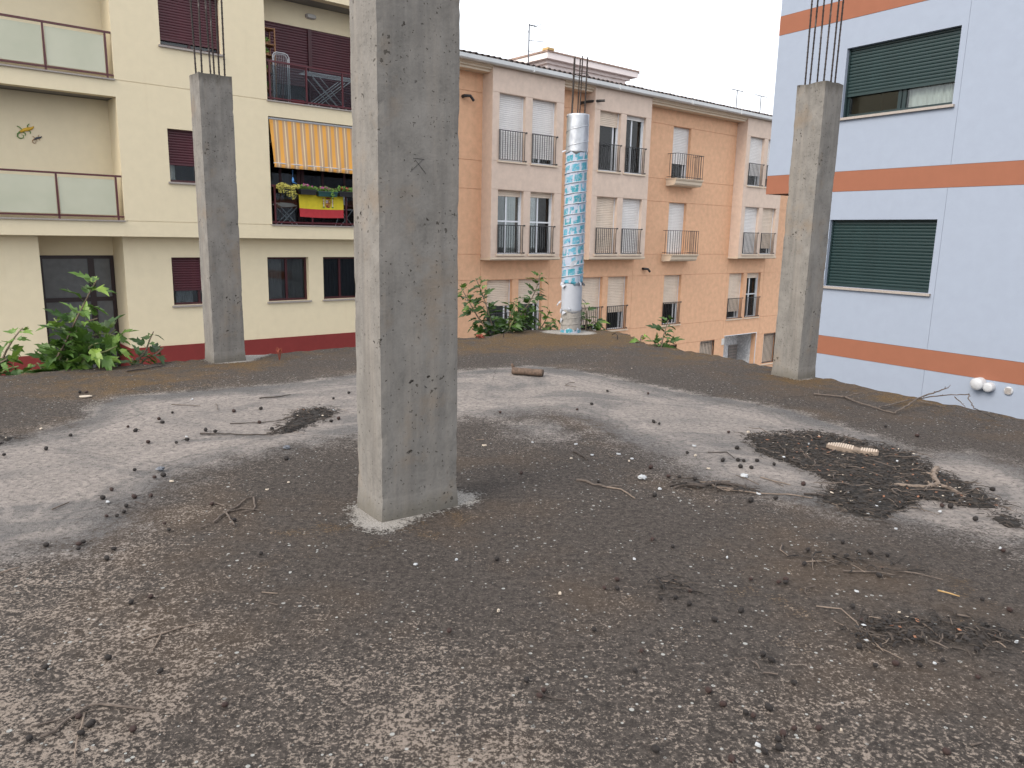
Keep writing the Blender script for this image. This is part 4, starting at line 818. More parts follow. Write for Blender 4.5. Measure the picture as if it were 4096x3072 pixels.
for s_ in (-1, 1):
    crest_piece('crest_dark', [(cx+s_*.10, cz-.03), (cx+s_*.16, cz-.01), (cx+s_*.165, cz+.005), (cx+s_*.12, cz-.008)], [(cx+s_*.10, cz+.02), (cx+s_*.155, cz+.04), (cx+s_*.155, cz+.055), (cx+s_*.10, cz+.035)], [(cx+s_*.12, cz+.115), (cx+s_*.16, cz+.115), (cx+s_*.16, cz+.135), (cx+s_*.12, cz+.135)])
    crest_piece('crest_white', sh_(s_*.125-.014, s_*.125+.014, -.085, .11))
    crest_piece('crest_green', sh_(s_*.125-.03, s_*.125+.03, -.115, -.09))
# flower boxes on the railing
def clump(m, cx, cy, cz, rx, ry, rz, n, s0, s1, seed):
    r = random.Random(seed)
    for _ in range(n):
        a, b, q = r.uniform(0, 6.28), r.uniform(-1, 1), r.random()**.45
        p = Vector((cx+rx*q*math.cos(a)*math.sqrt(1-b*b), cy+ry*q*math.sin(a)*math.sqrt(1-b*b), cz+rz*q*b)); s_ = r.uniform(s0, s1)
        d = Vector((r.uniform(-1, 1), r.uniform(-1, 1), r.uniform(-.6, 1))).normalized(); u = d.orthogonal().normalized(); v = d.cross(u)
        m.poly([p-d*s_, p+u*s_*.55+v*s_*.15, p+d*s_, p-u*s_*.55+v*s_*.15])
def planter(x0, x1, zt, mat, label, leaf, flower, seed, trail):
    r = empty('flower_box', CREAM_O, ROTA, label, 'planter', 'planters along the balcony rail')
    m = MB(); y0, y1, h = -.19, -.03, .13
    a = [(x0+.02, y0+.015), (x1-.02, y0+.015), (x1-.02, y1-.01), (x0+.02, y1-.01)]; b = [(x0, y0), (x1, y0), (x1, y1), (x0, y1)]
    m.v = [(x, y, zt-h) for x, y in a]+[(x, y, zt) for x, y in b]+[(x, y, zt-.02) for x, y in a]
    m.f = [(3, 2, 1, 0)]+[(i, (i+1) % 4, 4+(i+1) % 4, 4+i) for i in range(4)]+[(4+i, 4+(i+1) % 4, 8+(i+1) % 4, 8+i) for i in range(4)]+[(8, 9, 10, 11)]
    m.box(x0-.01, x1+.01, y0-.012, y0-.0005, zt-.03, zt)
    m.build('box', mat, r)
    m = MB(); R_ = random.Random(seed)
    for i in range(7): clump(m, x0+(x1-x0)*(i+.5)/7, -.11, zt+.03+R_.uniform(-.01, .05), .07, .07, .07, 55, .012, .03, seed+i)
    if trail: clump(m, x0+(x1-x0)*.7, -.21, zt-.08, .06, .03, .13, 80, .012, .028, seed+60)
    m.build('foliage', leaf, r, kind='stuff')
    if flower:
        m = MB()
        for i in range(5): clump(m, R_.uniform(x0+.05, x1-.05), -.13, zt+.06+R_.uniform(0, .05), .04, .05, .03, 16, .012, .022, seed+80+i)
        m.build('blossoms', flower, r, kind='stuff')
planter(8.64, 9.08, 2.325, 'planter_black', 'black planter with grey-green foliage on the railing, above the flag', 'planter_leaf', 'petal_pink', 3, False)
planter(9.13, 9.68, 2.30, 'planter_green', 'green planter with pink flowers trailing over the coat of arms', 'planter_leaf', 'petal_pink', 13, True)
planter(9.72, 10.30, 2.32, 'planter_black', 'black planter with bright leaves and red flowers beside the green planter', 'planter_leaf', 'petal_red', 23, False)
r = empty('succulent_pot', CREAM_O, ROTA, 'yellow-green succulent spilling over the balcony rail beside the planters', 'plant')
B('pot', 'planter_black', r, (8.12, 8.52, -.15, -.03, 2.2, 2.33))
m = MB()
for i in range(8): clump(m, 8.08+.07*i, -.15, 2.36+.03*math.sin(i), .07, .07, .07, 50, .016, .026, 40+i)
clump(m, 8.4, -.18, 2.2, .16, .04, .10, 120, .014, .024, 51); clump(m, 8.15, -.18, 2.26, .10, .04, .07, 60, .014, .024, 52); clump(m, 8.45, -.18, 2.08, .06, .03, .05, 24, .014, .02, 53)
m.build('foliage', 'succulent', r, kind='stuff')
# lower loggia furniture
t_ = empty('folding_table', CREAM_O, ROTA, 'small table under a pale cloth behind the balcony glass', 'table')
m = MB().extrude([(8.22, 1.93), (8.30, 1.985), (8.62, 1.97), (8.74, 1.91), (8.55, 1.88), (8.35, 1.87)], .25, .62); m.build('cloth', 'curtain', t_)
for a, b in (((8.3, .3, 1.88), (8.75, .3, 1.44)), ((8.75, .3, 1.88), (8.3, .3, 1.44)), ((8.3, .58, 1.88), (8.75, .58, 1.44)), ((8.75, .58, 1.88), (8.3, .58, 1.44))): MB().tube([a, b], .012, 6).build('leg', 'white_metal', t_)
t_ = empty('folding_chair', CREAM_O, ROTA, 'white folding chair behind the balcony glass beside the flag', 'chair')
B('seat', 'white_metal', t_, (10.0, 10.38, .3, .62, 1.86, 1.885)); B('backrest', 'white_metal', t_, (10.0, 10.38, .63, .65, 2.0, 2.3))
for a, b in (((10.0, .3, 1.86), (10.36, .3, 1.44)), ((10.36, .3, 1.86), (10.0, .3, 1.44)), ((10.0, .64, 2.3), (10.36, .62, 1.44)), ((10.36, .64, 2.3), (10.0, .62, 1.44))): MB().tube([a, b], .012, 6).build('leg', 'white_metal', t_)
o = MB(); o.tube([(8.52, -.02, 2.80), (8.52, -.02, 2.60)], .002, 4).tube([(8.52, -.02, 2.47), (8.525, -.02, 2.53), (8.52, -.02, 2.58), (8.52, -.02, 2.61)], [.012, .032, .02, .008], 8).tube([(8.53, -.02, 2.49), (8.62, -.02, 2.46)], [.014, .004], 5)
o = o.build('hanging_bird', 'toy_blue'); o.location = CREAM_O; o.rotation_euler = (0, 0, ROTA); tag(o, 'little blue bird ornament hanging under the awning', 'ornament')
# upper loggia things
t_ = empty('clothes_rack', CREAM_O, ROTA, 'white folding clothes rack standing open with crossed legs on the upper balcony', 'clothes rack')
for x0, x1 in ((9.22, 10.02), (9.42, 10.22)):
    for yy in (.22, .55):
        MB().tube([(x0, yy, 5.18), (x1, yy, 4.43)], .011, 6).build('leg', 'white_metal', t_)
        MB().tube([(x1+.12, yy, 5.18), (x0-.05, yy, 4.43)], .011, 6).build('leg', 'white_metal', t_)
m = MB().tube([(9.05, .2, 5.24), (10.55, .2, 5.24), (10.55, .6, 5.24), (9.05, .6, 5.24), (9.05, .2, 5.24)], .011, 6); m.build('frame', 'white_metal', t_)
for i in range(6): MB().tube([(9.05, .26+.055*i, 5.24), (10.55, .26+.055*i, 5.235)], .004, 4).build('wire', 'white_metal', t_)
t_ = empty('clothes_rack', CREAM_O, ROTA, 'white clothes rack folded flat and standing upright on the upper balcony', 'clothes rack')
for dx in (0, .03):
    MB().tube([(8.2+dx, .2+dx, 4.43), (8.2+dx, .2+dx, 5.50-dx), (8.24+dx, .2+dx, 5.56-dx), (8.30, .2+dx, 5.585-dx), (8.52, .2+dx, 5.585-dx), (8.58-dx, .2+dx, 5.56-dx), (8.62-dx, .2+dx, 5.50-dx), (8.62-dx, .2+dx, 4.43)], .013, 6).build('frame', 'white_metal', t_)
for i in range(7): MB().tube([(8.26+.045*i, .22, 4.6), (8.26+.045*i, .22, 5.54)], .004, 4).build('wire', 'white_metal', t_)
t_ = empty('plant_shelf', CREAM_O, ROTA, 'tall wooden shelf with potted plants in the corner of the upper balcony', 'shelf')
for x in (7.98, 8.30):
    for yy in (.3, .6): B('post', 'wood_shelf', t_, (x, x+.03, yy, yy+.03, 4.42, 6.15))
for z in (4.7, 5.1, 5.5, 5.75, 6.12): B('shelf', 'wood_shelf', t_, (7.98, 8.33, .29, .64, z, z+.02))
for i, z in enumerate((4.72, 5.12, 5.52, 5.77)):
    m = MB(); clump(m, 8.12, .38, z+.1, .09, .08, .07, 60, .02, .04, 70+i); m.build('foliage', 'planter_leaf', t_, kind='stuff')
    B('pot', 'wood_shelf', t_, (8.07, 8.17, .34, .44, z+.001, z+.08))
o = B('bucket', 'bucket_red', None, (8.62, 8.95, .10, .35, 4.42, 4.52)); o.location = CREAM_O; o.rotation_euler = (0, 0, ROTA); tag(o, 'low red plastic tray on the floor of the upper balcony', 'tray')
# lizards on the loggia wall
def lizard(c, sc, body, limb, label, flip=1):
    r = empty('lizard_ornament', CREAM_O, ROTA, label, 'ornament')
    def P(x, z): return (c[0]+x*sc, .735, c[1]+z*sc)
    MB().tube([P(-.10, -.05), P(-.02, .0), P(.07, .03), P(.13, .05), P(.17, .09)], [.018*sc*1.3, .03*sc*1.2, .032*sc*1.2, .022*sc*1.2, .012*sc], 8).build('body', body, r, smooth=True)
    MB().tube([P(-.10, -.05), P(-.15, -.09), P(-.16, -.15), P(-.11, -.19), P(-.05, -.17), P(-.04, -.12), P(-.08, -.10)], [.016*sc*1.2, .015*sc, .014*sc, .012*sc, .010*sc, .008*sc, .005*sc], 6).build('tail', limb, r, smooth=True)
    for a, b, d in (((.06, .05), (.05, .10), (.09, .14)), ((.06, .0), (.10, -.03), (.09, -.07)), ((-.06, .0), (-.10, .05), (-.15, .07)), ((-.04, -.04), (.0, -.08), (-.01, -.12))):
        MB().tube([P(*a), P(*b), P(*d)], [.012*sc, .010*sc, .008*sc], 5).build('limb', limb, r)
lizard((2.90, 3.26), .95, 'crest_gold', 'crest_green', 'large yellow and green lizard ornament on the loggia wall')
lizard((3.10, 3.11), .55, 'bucket_grey', 'wood_shelf', 'small grey lizard ornament below the larger one on the loggia wall')

# ------------------------------------------------------------------ orange building
ob = empty('apartment_building', ORANGE_O, ROTA, 'long orange rendered apartment block with beige bays and white shutters', 'building')
ZL = [-6.5, -3.17, -2.32, -.21, .64, 2.73, 3.62, 5.70, 6.36]
BAYS = [(15.62, 18.72), (20.22, 23.28), (29.63, 32.68)]
F1 = [(15.91, 17.02), (17.30, 18.40), (20.43, 21.54), (21.85, 22.97), (25.24, 26.38), (29.86, 30.98), (31.28, 32.40)]
MIDW = (25.28, 26.42); OP0 = []
for a, b in F1: OP0.append((a, b, -2.30, -.22))
OP0 += [(*MIDW, .65, 2.72), (*MIDW, 3.63, 5.69)]
GF = [(15.91, 17.02), (21.85, 22.97), (25.24, 26.38), (28.0, 29.1), (33.1, 34.2)]
for a, b in GF: OP0.append((a, b, -4.68, -3.18))
PORCH = (29.83, 32.42, -7, -3.08)
OP0.append(PORCH)
for a, b in BAYS: OP0.append((a+.15, b-.15, .70, 6.3))
X0, X1 = 12.42, 45.0
MB().wall(X0, X1, -7, 6.36, .022, .25, OP0).build('wall_core', 'orange_render', ob)
VL = [X0, 15.62, 18.73, 23.25, 29.66, 32.65, X1]
panel_n = 0
for z0, z1 in zip(ZL, ZL[1:]):
    if z0 >= .6:                                     # above the bays' feet only the strips between bays show
        segs = [(X0, BAYS[0][0]), (BAYS[0][1], BAYS[1][0]), (BAYS[1][1], BAYS[2][0]), (BAYS[2][1], X1)]
        gx = [0]*4
    else:
        segs = list(zip(VL, VL[1:])); gx = [.006]*6
    for (a, b), g in zip(segs, gx):
        cuts = sorted((o[0], o[1]) for o in OP0 if o[2] <= z0+.007 and o[3] >= z1-.007 and o[0] > a and o[1] < b); xa = a+g
        for c0_, c1_ in cuts + [(b-g, None)]:
            MB().wall(xa, c0_, z0+.007, z1-.007, 0, .021, OP0).build('wall_panel', 'orange_render', ob); xa = c1_
BW = []
for bi, (a, b) in enumerate(BAYS):
    wl = [(a+.28, a+1.38), (a+1.68, a+2.77)]
    ops = [(x0, x1, z0, z1) for x0, x1 in wl for z0, z1 in ((.66, 2.72), (3.63, 5.69))]
    BW.append(wl)
    bay = MB().wall(a, b, .50, 6.45, -.498, -.30, ops); bay.box(a, a+.2, -.2995, -.001, .50, 6.45); bay.box(b-.2, b, -.2995, -.001, .50, 6.45)
    by = bay.build('bay', 'bay_render', ob)
    MB().prism([(-.54, .56), (-.54, .499), (-.50, .46), (-.001, .46), (-.001, .499), (-.499, .56)], a-.02, b+.02).build('bay_moulding', 'pale_cornice', by)
    B('bay_floor', 'room_plaster', by, (a+.2, b-.2, -.30, .02, .50, .65), (a+.2, b-.2, -.30, .02, 3.3, 3.62), (a+.2, b-.2, -.3, .02, 6.2, 6.4))
    for z0, z1 in ((.565, .64), (.64, 2.73), (2.73, 3.62), (3.62, 5.70), (5.70, 6.43)):
        MB().wall(a, b, z0+.006, z1-.006, -.516, -.499, ops).build('bay_panel', 'bay_render', by)
# rooms
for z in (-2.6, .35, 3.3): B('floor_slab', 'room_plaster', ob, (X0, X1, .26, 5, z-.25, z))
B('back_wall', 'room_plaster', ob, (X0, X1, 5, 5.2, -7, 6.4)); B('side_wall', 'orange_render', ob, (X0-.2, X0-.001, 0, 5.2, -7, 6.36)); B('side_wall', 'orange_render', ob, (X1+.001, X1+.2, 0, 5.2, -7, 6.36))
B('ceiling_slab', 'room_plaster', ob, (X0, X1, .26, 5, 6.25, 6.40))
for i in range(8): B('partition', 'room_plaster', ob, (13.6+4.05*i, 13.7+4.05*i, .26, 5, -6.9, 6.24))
bar_cache = {}
def bar_mesh(h):
    k = round(h, 2)
    if k not in bar_cache: bar_cache[k] = MB().box(-.007, .007, -.007, .007, 0, h).mesh('bar', 'black_metal')
    return bar_cache[k]
def guard(x0, x1, z0, h, y, n=11):
    m = MB().box(x0-.02, x1+.05, y-.012, y+.012, z0+h, z0+h+.025).box(x0-.02, x1+.05, y-.012, y+.012, z0+.03, z0+.05)
    m.box(x1+.02, x1+.055, y-.02, y+.02, z0+h-.012, z0+h+.035); m.box(x1+.02, x1+.055, y-.02, y+.02, z0+.02, z0+.065); m.box(x0-.018, x0-.004, y-.011, y+.011, z0+.035, z0+h+.02)
    g = m.build('window_guard', 'black_metal', ob); me = bar_mesh(h-.05)
    for i in range(n): link('bar', me, g, loc=(x0+.03+(x1-x0-.06)*i/(n-1), y, z0+.05))
def french(x0, x1, z0, z1, y, sh, style, smat, guard_on=True):
    """white aluminium balcony window set back y from the wall face"""
    mid = (x0+x1)/2 - .05; tr = ()
    if style == 'transom': tr = ((z0+(z1-z0)*.52, x0+.05, x1-.05),)
    cur = None
    if style in ('transom', 'curtain'): cur = [(x0+.55, x1-.1, 'curtain')]
    if style == 'dark': mull = (x1-.2,)
    else: mull = (mid,)
    wn = window(ob, x0, x1, z0, z1, y+.19, fm='white_frame', fw_=.05, mull=mull, trans=tr, pane='pane_glass', sh=sh, pitch=.062, smat=smat, single=False, cur=cur)
    B('sill', 'pale_cornice', wn, (x0-.06, x1+.10, y-.05, y+.18, z0-.05, z0-.004))
    if guard_on: guard(x0, x1, z0, .93, y-.03 if True else y)
    return wn
Yb = -.52
b1, b2, b3 = BW
for (xx, z0, z1, sh, st, mt) in (
    (b1[0], 3.63, 5.69, 3.66, 'plain', 'white_slat'), (b1[1], 3.63, 5.69, 3.82, 'plain', 'white_slat'),
    (b1[0], .66, 2.72, 2.53, 'transom', 'ivory_slat'), (b1[1], .66, 2.72, 2.55, 'transom', 'ivory_slat'),
    (b2[0], 3.63, 5.69, 5.20, 'dark', 'ivory_slat'), (b2[1], 3.63, 5.69, 5.55, 'curtain', 'white_slat'),
    (b2[0], .66, 2.72, .69, 'plain', 'ivory_slat'), (b2[1], .66, 2.72, .69, 'plain', 'white_slat'),
    (b3[0], 3.63, 5.69, 4.08, 'dark', 'white_slat'), (b3[1], 3.63, 5.69, 4.02, 'dark', 'white_slat'),
    (b3[0], .66, 2.72, .69, 'plain', 'white_slat'), (b3[1], .66, 2.72, .92, 'dark', 'ivory_slat')):
    french(xx[0], xx[1], z0, z1, Yb, sh, st, mt)
for (a, b), sh, st, mt in zip(F1, (-1.12, -1.10, -2.02, -1.62, -1.42, -1.98, -.46), ('dark', 'dark', 'dark', 'dark', 'dark', 'dark', 'transom'), ('ivory_slat',)*7):
    french(a, b, -2.30, -.22, 0, sh, st, mt)
french(*MIDW, 3.63, 5.69, 0, 4.27, 'dark', 'white_slat', False); french(*MIDW, .65, 2.72, 0, .68, 'plain', 'white_slat', False)
for a, b in GF:                                       # street windows behind full-height bars
    wn = window(ob, a, b, -4.68, -3.18, .19, fm='white_frame', mull=((a+b)/2,), sh=-4.66, pitch=.062, smat='ivory_slat', single=False)
    g = B('window_guard', 'black_metal', ob, (a-.01, b+.01, .03, .05, -3.28, -3.255), (a-.01, b+.01, .03, .05, -4.62, -4.595), (a-.012, a+.012, .028, .052, -4.65, -3.22), (b-.012, b+.012, .028, .052, -4.65, -3.22)); me = bar_mesh(1.46)
    for i in range(10): link('bar', me, g, loc=(a+.05+(b-a-.1)*i/9, .04, -4.66))
    B('sill', 'pale_cornice', wn, (a-.06, b+.06, -.05, .18, -4.73, -4.684))
# small balconies on the middle axis
for z in (3.60, .60):
    x0, x1 = 24.98, 26.72
    bs = MB().prism([(-.52, z+.02), (-.52, z-.02), (-.48, z-.05), (-.47, z-.15), (-.40, z-.22), (-.001, z-.25), (-.001, z+.02)], x0, x1).build('balcony', 'pale_cornice', ob)
    MB().prism([(-.55, z+.05), (-.55, z+.021), (-.001, z+.021), (-.001, z+.05)], x0-.03, x1+.03).build('balcony_top', 'pale_cornice', bs)
    g = MB()
    for zz in (z+.99, z+.10): g.box(x0+.02, x1-.02, -.51, -.49, zz, zz+.02); g.box(x0+.02, x0+.04, -.489, 0, zz, zz+.02); g.box(x1-.04, x1-.02, -.489, 0, zz, zz+.02)
    gr = g.build('balcony_guard', 'black_metal', ob); me = bar_mesh(.94)
    for i in range(13): link('bar', me, gr, loc=(x0+.04+(x1-x0-.08)*i/12, -.50, z+.05))
    for i in range(1, 4):
        link('bar', me, gr, loc=(x0+.03, -.50+.125*i, z+.05)); link('bar', me, gr, loc=(x1-.03, -.50+.125*i, z+.05))
# cornice, gutter, roof
for a, b in ((X0, 15.61), (18.73, 20.21), (23.29, 29.62), (32.69, X1)):
    MB().prism([(-.001, 6.27), (-.40, 6.27), (-.40, 6.33), (-.47, 6.35), (-.47, 6.40), (-.54, 6.42), (-.54, 6.455), (-.001, 6.455)], a, b).build('cornice', 'pale_cornice', ob)
gu = MB().prism([(-.57, 6.455), (-.70, 6.455), (-.745, 6.49), (-.755, 6.60), (-.74, 6.60), (-.73, 6.50), (-.69, 6.475), (-.57, 6.475)], X0, X1).build('gutter', 'gutter_metal', ob)
for x in (13, 17.1, 21.2, 25.4, 28.72, 33): B('gutter_joint', 'gutter_metal', gu, (x, x+.05, -.762, -.56, 6.447, 6.61))
B('eave_board', 'pale_cornice', ob, (X0, X1, -.569, .6, 6.457, 6.56))
SLOPE = .21
tm = MB(); Nn = 6; L = .46                             # one barrel tile
for j in (0, 1):
    for i in range(Nn+1):
        t = math.pi*i/Nn
        for rr in (.098, .083): tm.v.append(((rr-.01*j)*math.cos(t), j*L, (rr-.01*j)*math.sin(t)+j*L*SLOPE))
k = 2*(Nn+1)
for i in range(Nn): tm.f += [(2*i, 2*i+2, k+2*i+2, k+2*i), (2*i+1, k+2*i+1, k+2*i+3, 2*i+3), (2*i, 2*i+1, 2*i+3, 2*i+2)]
tile = tm.mesh('roof_tile', 'tile_dark')
rf = MB(); nx = int((X1-X0)/.06)
for i in range(nx+1):
    x = X0+(X1-X0)*i/nx; zz = .045*math.cos((x-X0)/.232*2*math.pi)
    rf.v += [(x, -.40, 6.63+zz), (x, 5.3, 6.63+5.7*SLOPE+zz)]
rf.f = [(2*i, 2*i+2, 2*i+3, 2*i+1) for i in range(nx)]
ro = rf.build('roof', 'tile_dark', ob)
n_t = int((X1-X0)/.232)
for i in range(n_t):
    o = link('roof_tile', tile, ro, loc=(X0+.12+i*.232, -.66+rnd.uniform(-.012, .012), 6.60+rnd.uniform(-.008, .008))); o.rotation_euler = (0, rnd.uniform(-.05, .05), rnd.uniform(-.03, .03))
# wall pipes
MB().tube([(14.83, .0, 5.50), (14.83, -.10, 5.51), (15.0, -.18, 5.52), (15.12, -.20, 5.38)], [.055, .05, .045, .045], 10).build('waste_pipe', 'black_plastic', ob)
MB().tube([(20.02, 0, 5.93), (20.02, -.12, 5.93), (20.12, -.22, 5.96), (20.45, -.75, 5.98)], [.06, .05, .045, .045], 10).build('waste_pipe', 'black_plastic', ob)
MB().tube([(23.84, .0, .07), (23.84, -.08, .07), (24.0, -.14, .06), (24.1, -.17, -.05)], [.055, .05, .045, .045], 10).build('waste_pipe', 'black_plastic', ob)
# porch
po = MB(); pz0, pz1 = -7, -3.08
po.box(PORCH[0]-.02, PORCH[1]+.02, 1.0, 1.1, pz0, pz1); po.box(PORCH[1]+.001, PORCH[1]+.1, .026, .999, pz0, pz1); po.box(PORCH[0]-.1, PORCH[0]-.001, .026, .999, pz0, pz1); po.box(PORCH[0]-.02, PORCH[1]+.02, .026, .999, pz1, pz1+.1)
pr = po.build('porch_lining', 'marble', ob)
B('porch_trim', 'white_frame', pr, (PORCH[0]-.03, PORCH[1]+.03, -.012, .02, -3.08, -3.05), (PORCH[1], PORCH[1]+.03, -.012, .02, -7, -3.081))
mbx = B('mailboxes', 'stone_sill', ob, (31.70, 32.36, .94, .999, -4.62, -3.75))
for i in range(2):
    for j in range(6): B('mailbox_flap', 'mail_slot', mbx, (31.74+.31*i, 32.0+.31*i, .925, .939, -4.58+.14*j, -4.49+.14*j))
B('intercom', 'intercom', ob, (29.60, 29.79, -.03, -.001, -3.46, -3.17))
# ------------------------------------------------------------------ pink house behind
pb = empty('apartment_building', ORANGE_O, ROTA, 'pale pink house with brown tiled roof rising behind the orange block', 'building')
PX0, PX1, PY0, PY1, PZ = 21.4, 26.0, 3.35, 8.5, 8.03
MB().wall(PX0, PX1, -7, PZ, 5.25, PY1).build('wall', 'pink_render', pb) if False else None
B('wall', 'pink_render', pb, (PX0, PX1, PY0, PY1, 6.9, PZ))
B('eave_moulding', 'pink_render', pb, (PX0-.12, PX1+.16, PY0-.12, PY1+.12, PZ-.10, PZ+.02))
B('fascia', 'pink_render', pb, (PX0-.32, PX1+.40, PY0-.35, PY1+.35, PZ+.021, PZ+.27))
rm = MB(); ex0, ex1, ey0, ey1, ez = PX0-.36, PX1+.44, PY0-.39, PY1+.39, PZ+.28
cy_ = (ey0+ey1)/2; rz_ = ez+.70
nxx = 80
for i in range(nxx+1):
    t = i/nxx; x = ex0+(ex1-ex0)*t; zz = .03*math.cos(t*nxx*math.pi/2)
    yi = ey0 + min(1, min(t, 1-t)*(ex1-ex0)/2.6)*(cy_-ey0); rr = ez+(yi-ey0)/(cy_-ey0)*.45
    rm.v += [(x, ey0, ez+zz), (x, yi, rr+zz), (x, ey1-(yi-ey0), rr+zz), (x, ey1, ez+zz)]
for i in range(nxx):
    for q in range(3): rm.f.append((4*i+q, 4*i+4+q, 4*i+5+q, 4*i+1+q))
prf = rm.build('roof', 'tile_brown', pb)
B('roof_edge', 'tile_brown', prf, (ex0, ex1, ey0, ey1, ez-.03, ez+.02))
B('corner_tile', 'tile_ochre', prf, (ex0+.0, ex0+.35, ey0-.02, ey0+.3, ez+.03, ez+.12))
B('end_tile', 'white_frame', prf, (ex1-.02, ex1+.04, ey0-.04, ey0+.1, ez-.1, ez+.06))
# the house stands on its own lower storeys behind the street block
B('wall', 'pink_render', pb, (PX0, PX1, 5.6, PY1-.01, -6, 6.89)); 
# ------------------------------------------------------------------ aerials
def yagi(x, y, zb, zt):
    r = empty('tv_aerial', ORANGE_O, ROTA, 'tall rooftop aerial mast with two antenna heads beside the pink house', 'aerial')
    MB().tube([(x, y, zb), (x, y, zt)], .024, 6).build('mast', 'galvanised', r)
    h = MB().tube([(x-.02, y, zt-.03), (x+.32, y, zt-.02)], .022, 6).build('boom', 'galvanised', r)
    for dx in (.02, .13, .26):
        for s_ in (1, -1): MB().tube([(x+dx, y, zt-.03), (x+dx+.06*s_, y, zt-.03+s_*.26)], .011, 4).build('dipole', 'galvanised', r)
    MB().tube([(x+.32, y, zt-.02), (x+.55, y, zt+.09), (x+.85, y, zt+.01), (x+.55, y, zt-.09), (x+.32, y, zt-.02)], .009, 4).build('loop', 'galvanised', r)
    z2 = zt-.55
    MB().tube([(x, y, z2), (x+.85, y, z2+.08)], .012, 5).build('boom', 'galvanised', r)
    MB().tube([(x+.42, y, z2+.27), (x+.09, y, z2+.22), (x+.16, y, z2-.25), (x+.46, y, z2-.22)], .007, 4).build('reflector', 'galvanised', r)
    MB().tube([(x-.15, y, zt-.92), (x+.3, y, zt-.9)], .010, 5).build('crossbar', 'galvanised', r)
yagi(19.25, 2.0, 7.05, 8.76)
def tee(x, y, zb, zt, label):
    r = empty('tv_aerial', ORANGE_O, ROTA, label, 'aerial', 'plain aerials on the tiled roof')
    MB().tube([(x, y, zb), (x, y, zt)], .024, 5).build('mast', 'galvanised', r); MB().tube([(x-.47, y, zt), (x+.47, y, zt)], .02, 5).build('boom', 'galvanised', r)
tee(30.86, 1.0, 6.95, 7.88, 'plain T-shaped aerial on the tiled roof'); tee(32.78, 1.0, 6.95, 7.88, 'plain T-shaped aerial on the tiled roof')

# ------------------------------------------------------------------ blue-grey building
gb = empty('apartment_building', GREY_O, ROTG, 'pale blue-grey apartment block with terracotta bands and green shutters', 'building')
gw1, gw2 = (-8.67, -6.72, 3.47, 4.64), (-8.67, -6.72, .49, 1.69)
GXL, GXU, GX1 = -9.1, -10.155, 2.0
BG = 'blue_grey_render'
J = -6.62; g = .0022
def gstrip(x0, z0, z1, ops=()):
    MB().wall(x0, J-g, z0, z1, 0, .22, ops).build('wall', BG, gb); MB().wall(J+g, GX1, z0, z1, 0, .22, ops).build('wall', BG, gb)
gstrip(GXU, 5.474, 9); gstrip(GXU, 2.544, 5.126, [gw1]); gstrip(GXL, -.436, 2.186, [gw2]); gstrip(GXL, -6, -.784)
B('joint_backing', BG, gb, (J-.05, J+.05, .012, .2, -5.9, 8.9))
for z0, z1, x0 in ((5.13, 5.47, GXU), (2.19, 2.54, GXU), (-.78, -.44, GXL)): B('band', 'brick_red_render', gb, (x0-.002, GX1, -.004, .22, z0, z1))
B('side_wall', BG, gb, (GXU, GXU+.2, .221, 7, 2.545, 9)); B('side_band', 'brick_red_render', gb, (GXU-.004, GXU+.2, .2215, 7, 2.19, 2.5445)); B('side_wall', BG, gb, (GXL, GXL+.2, .221, 7, -6, 2.18))
B('soffit', 'brick_red_render', gb, (GXU+.21, GX1, .221, 7, 2.19, 2.5)); B('back_wall', 'room_plaster', gb, (GXU, GX1, 7, 7.2, -6, 9)); B('side_wall', BG, gb, (GX1, GX1+.2, 0, 7.2, -6, 9)); B('roof', BG, gb, (GXU, GX1, 0, 7.2, 9, 9.2))
B('partition', 'room_plaster', gb, (-6.3, -6.2, .23, 6.9, 2.6, 8.9)); B('back_room_wall', 'room_plaster', gb, (-9.9, -6.31, 3.2, 3.3, 2.6, 5.6)); B('ceiling', 'room_plaster', gb, (-9.9, -6.31, .23, 3.2, 5.2, 5.3))
wn = window(gb, *gw1, .13, fm='green_frame', fw_=.06, mull=(-7.60, -7.68), pane='pane_glass', sh=3.83, pitch=.055, smat='green_slat', sill=0, cur=[(-7.58, -6.78, 'curtain')])
wn = window(gb, *gw2, .13, fm='green_frame', fw_=.06, mull=(-7.64,), pane='pane_dark', sh=.50, pitch=.055, smat='green_slat', sill=0)
def disc(name, mat, parent, x, z, r, y0, y1, n=24, dome=0):
    m = MB(); rings = [(r, y1), (r, y0), (r*.92, y0-.012), (r*.5, y0-.012-dome), (.0001, y0-.012-dome*1.2)]
    for rr, yy in rings:
        for i in range(n): m.v.append((x+rr*math.cos(2*math.pi*i/n), yy, z+rr*math.sin(2*math.pi*i/n)))
    for q in range(len(rings)-1):
        for i in range(n): j = (i+1) % n; m.f.append((q*n+i, q*n+j, (q+1)*n+j, (q+1)*n+i))
    return m.build(name, mat, parent, smooth=True)
disc('flue_cap', 'white_metal', gb, -5.72, -.855, .098, -.13, -.001, dome=.02); disc('flue_cap', 'white_metal', gb, -5.565, -.885, .075, -.10, -.001, dome=.006)
v_ = disc('vent_grille', 'white_metal', gb, -5.30, -.90, .065, -.014, -.0005)
for i in range(6): B('louvre', 'stone_sill', v_, (-5.345, -5.255, -.033, -.0272, -.945+.017*i, -.937+.017*i))

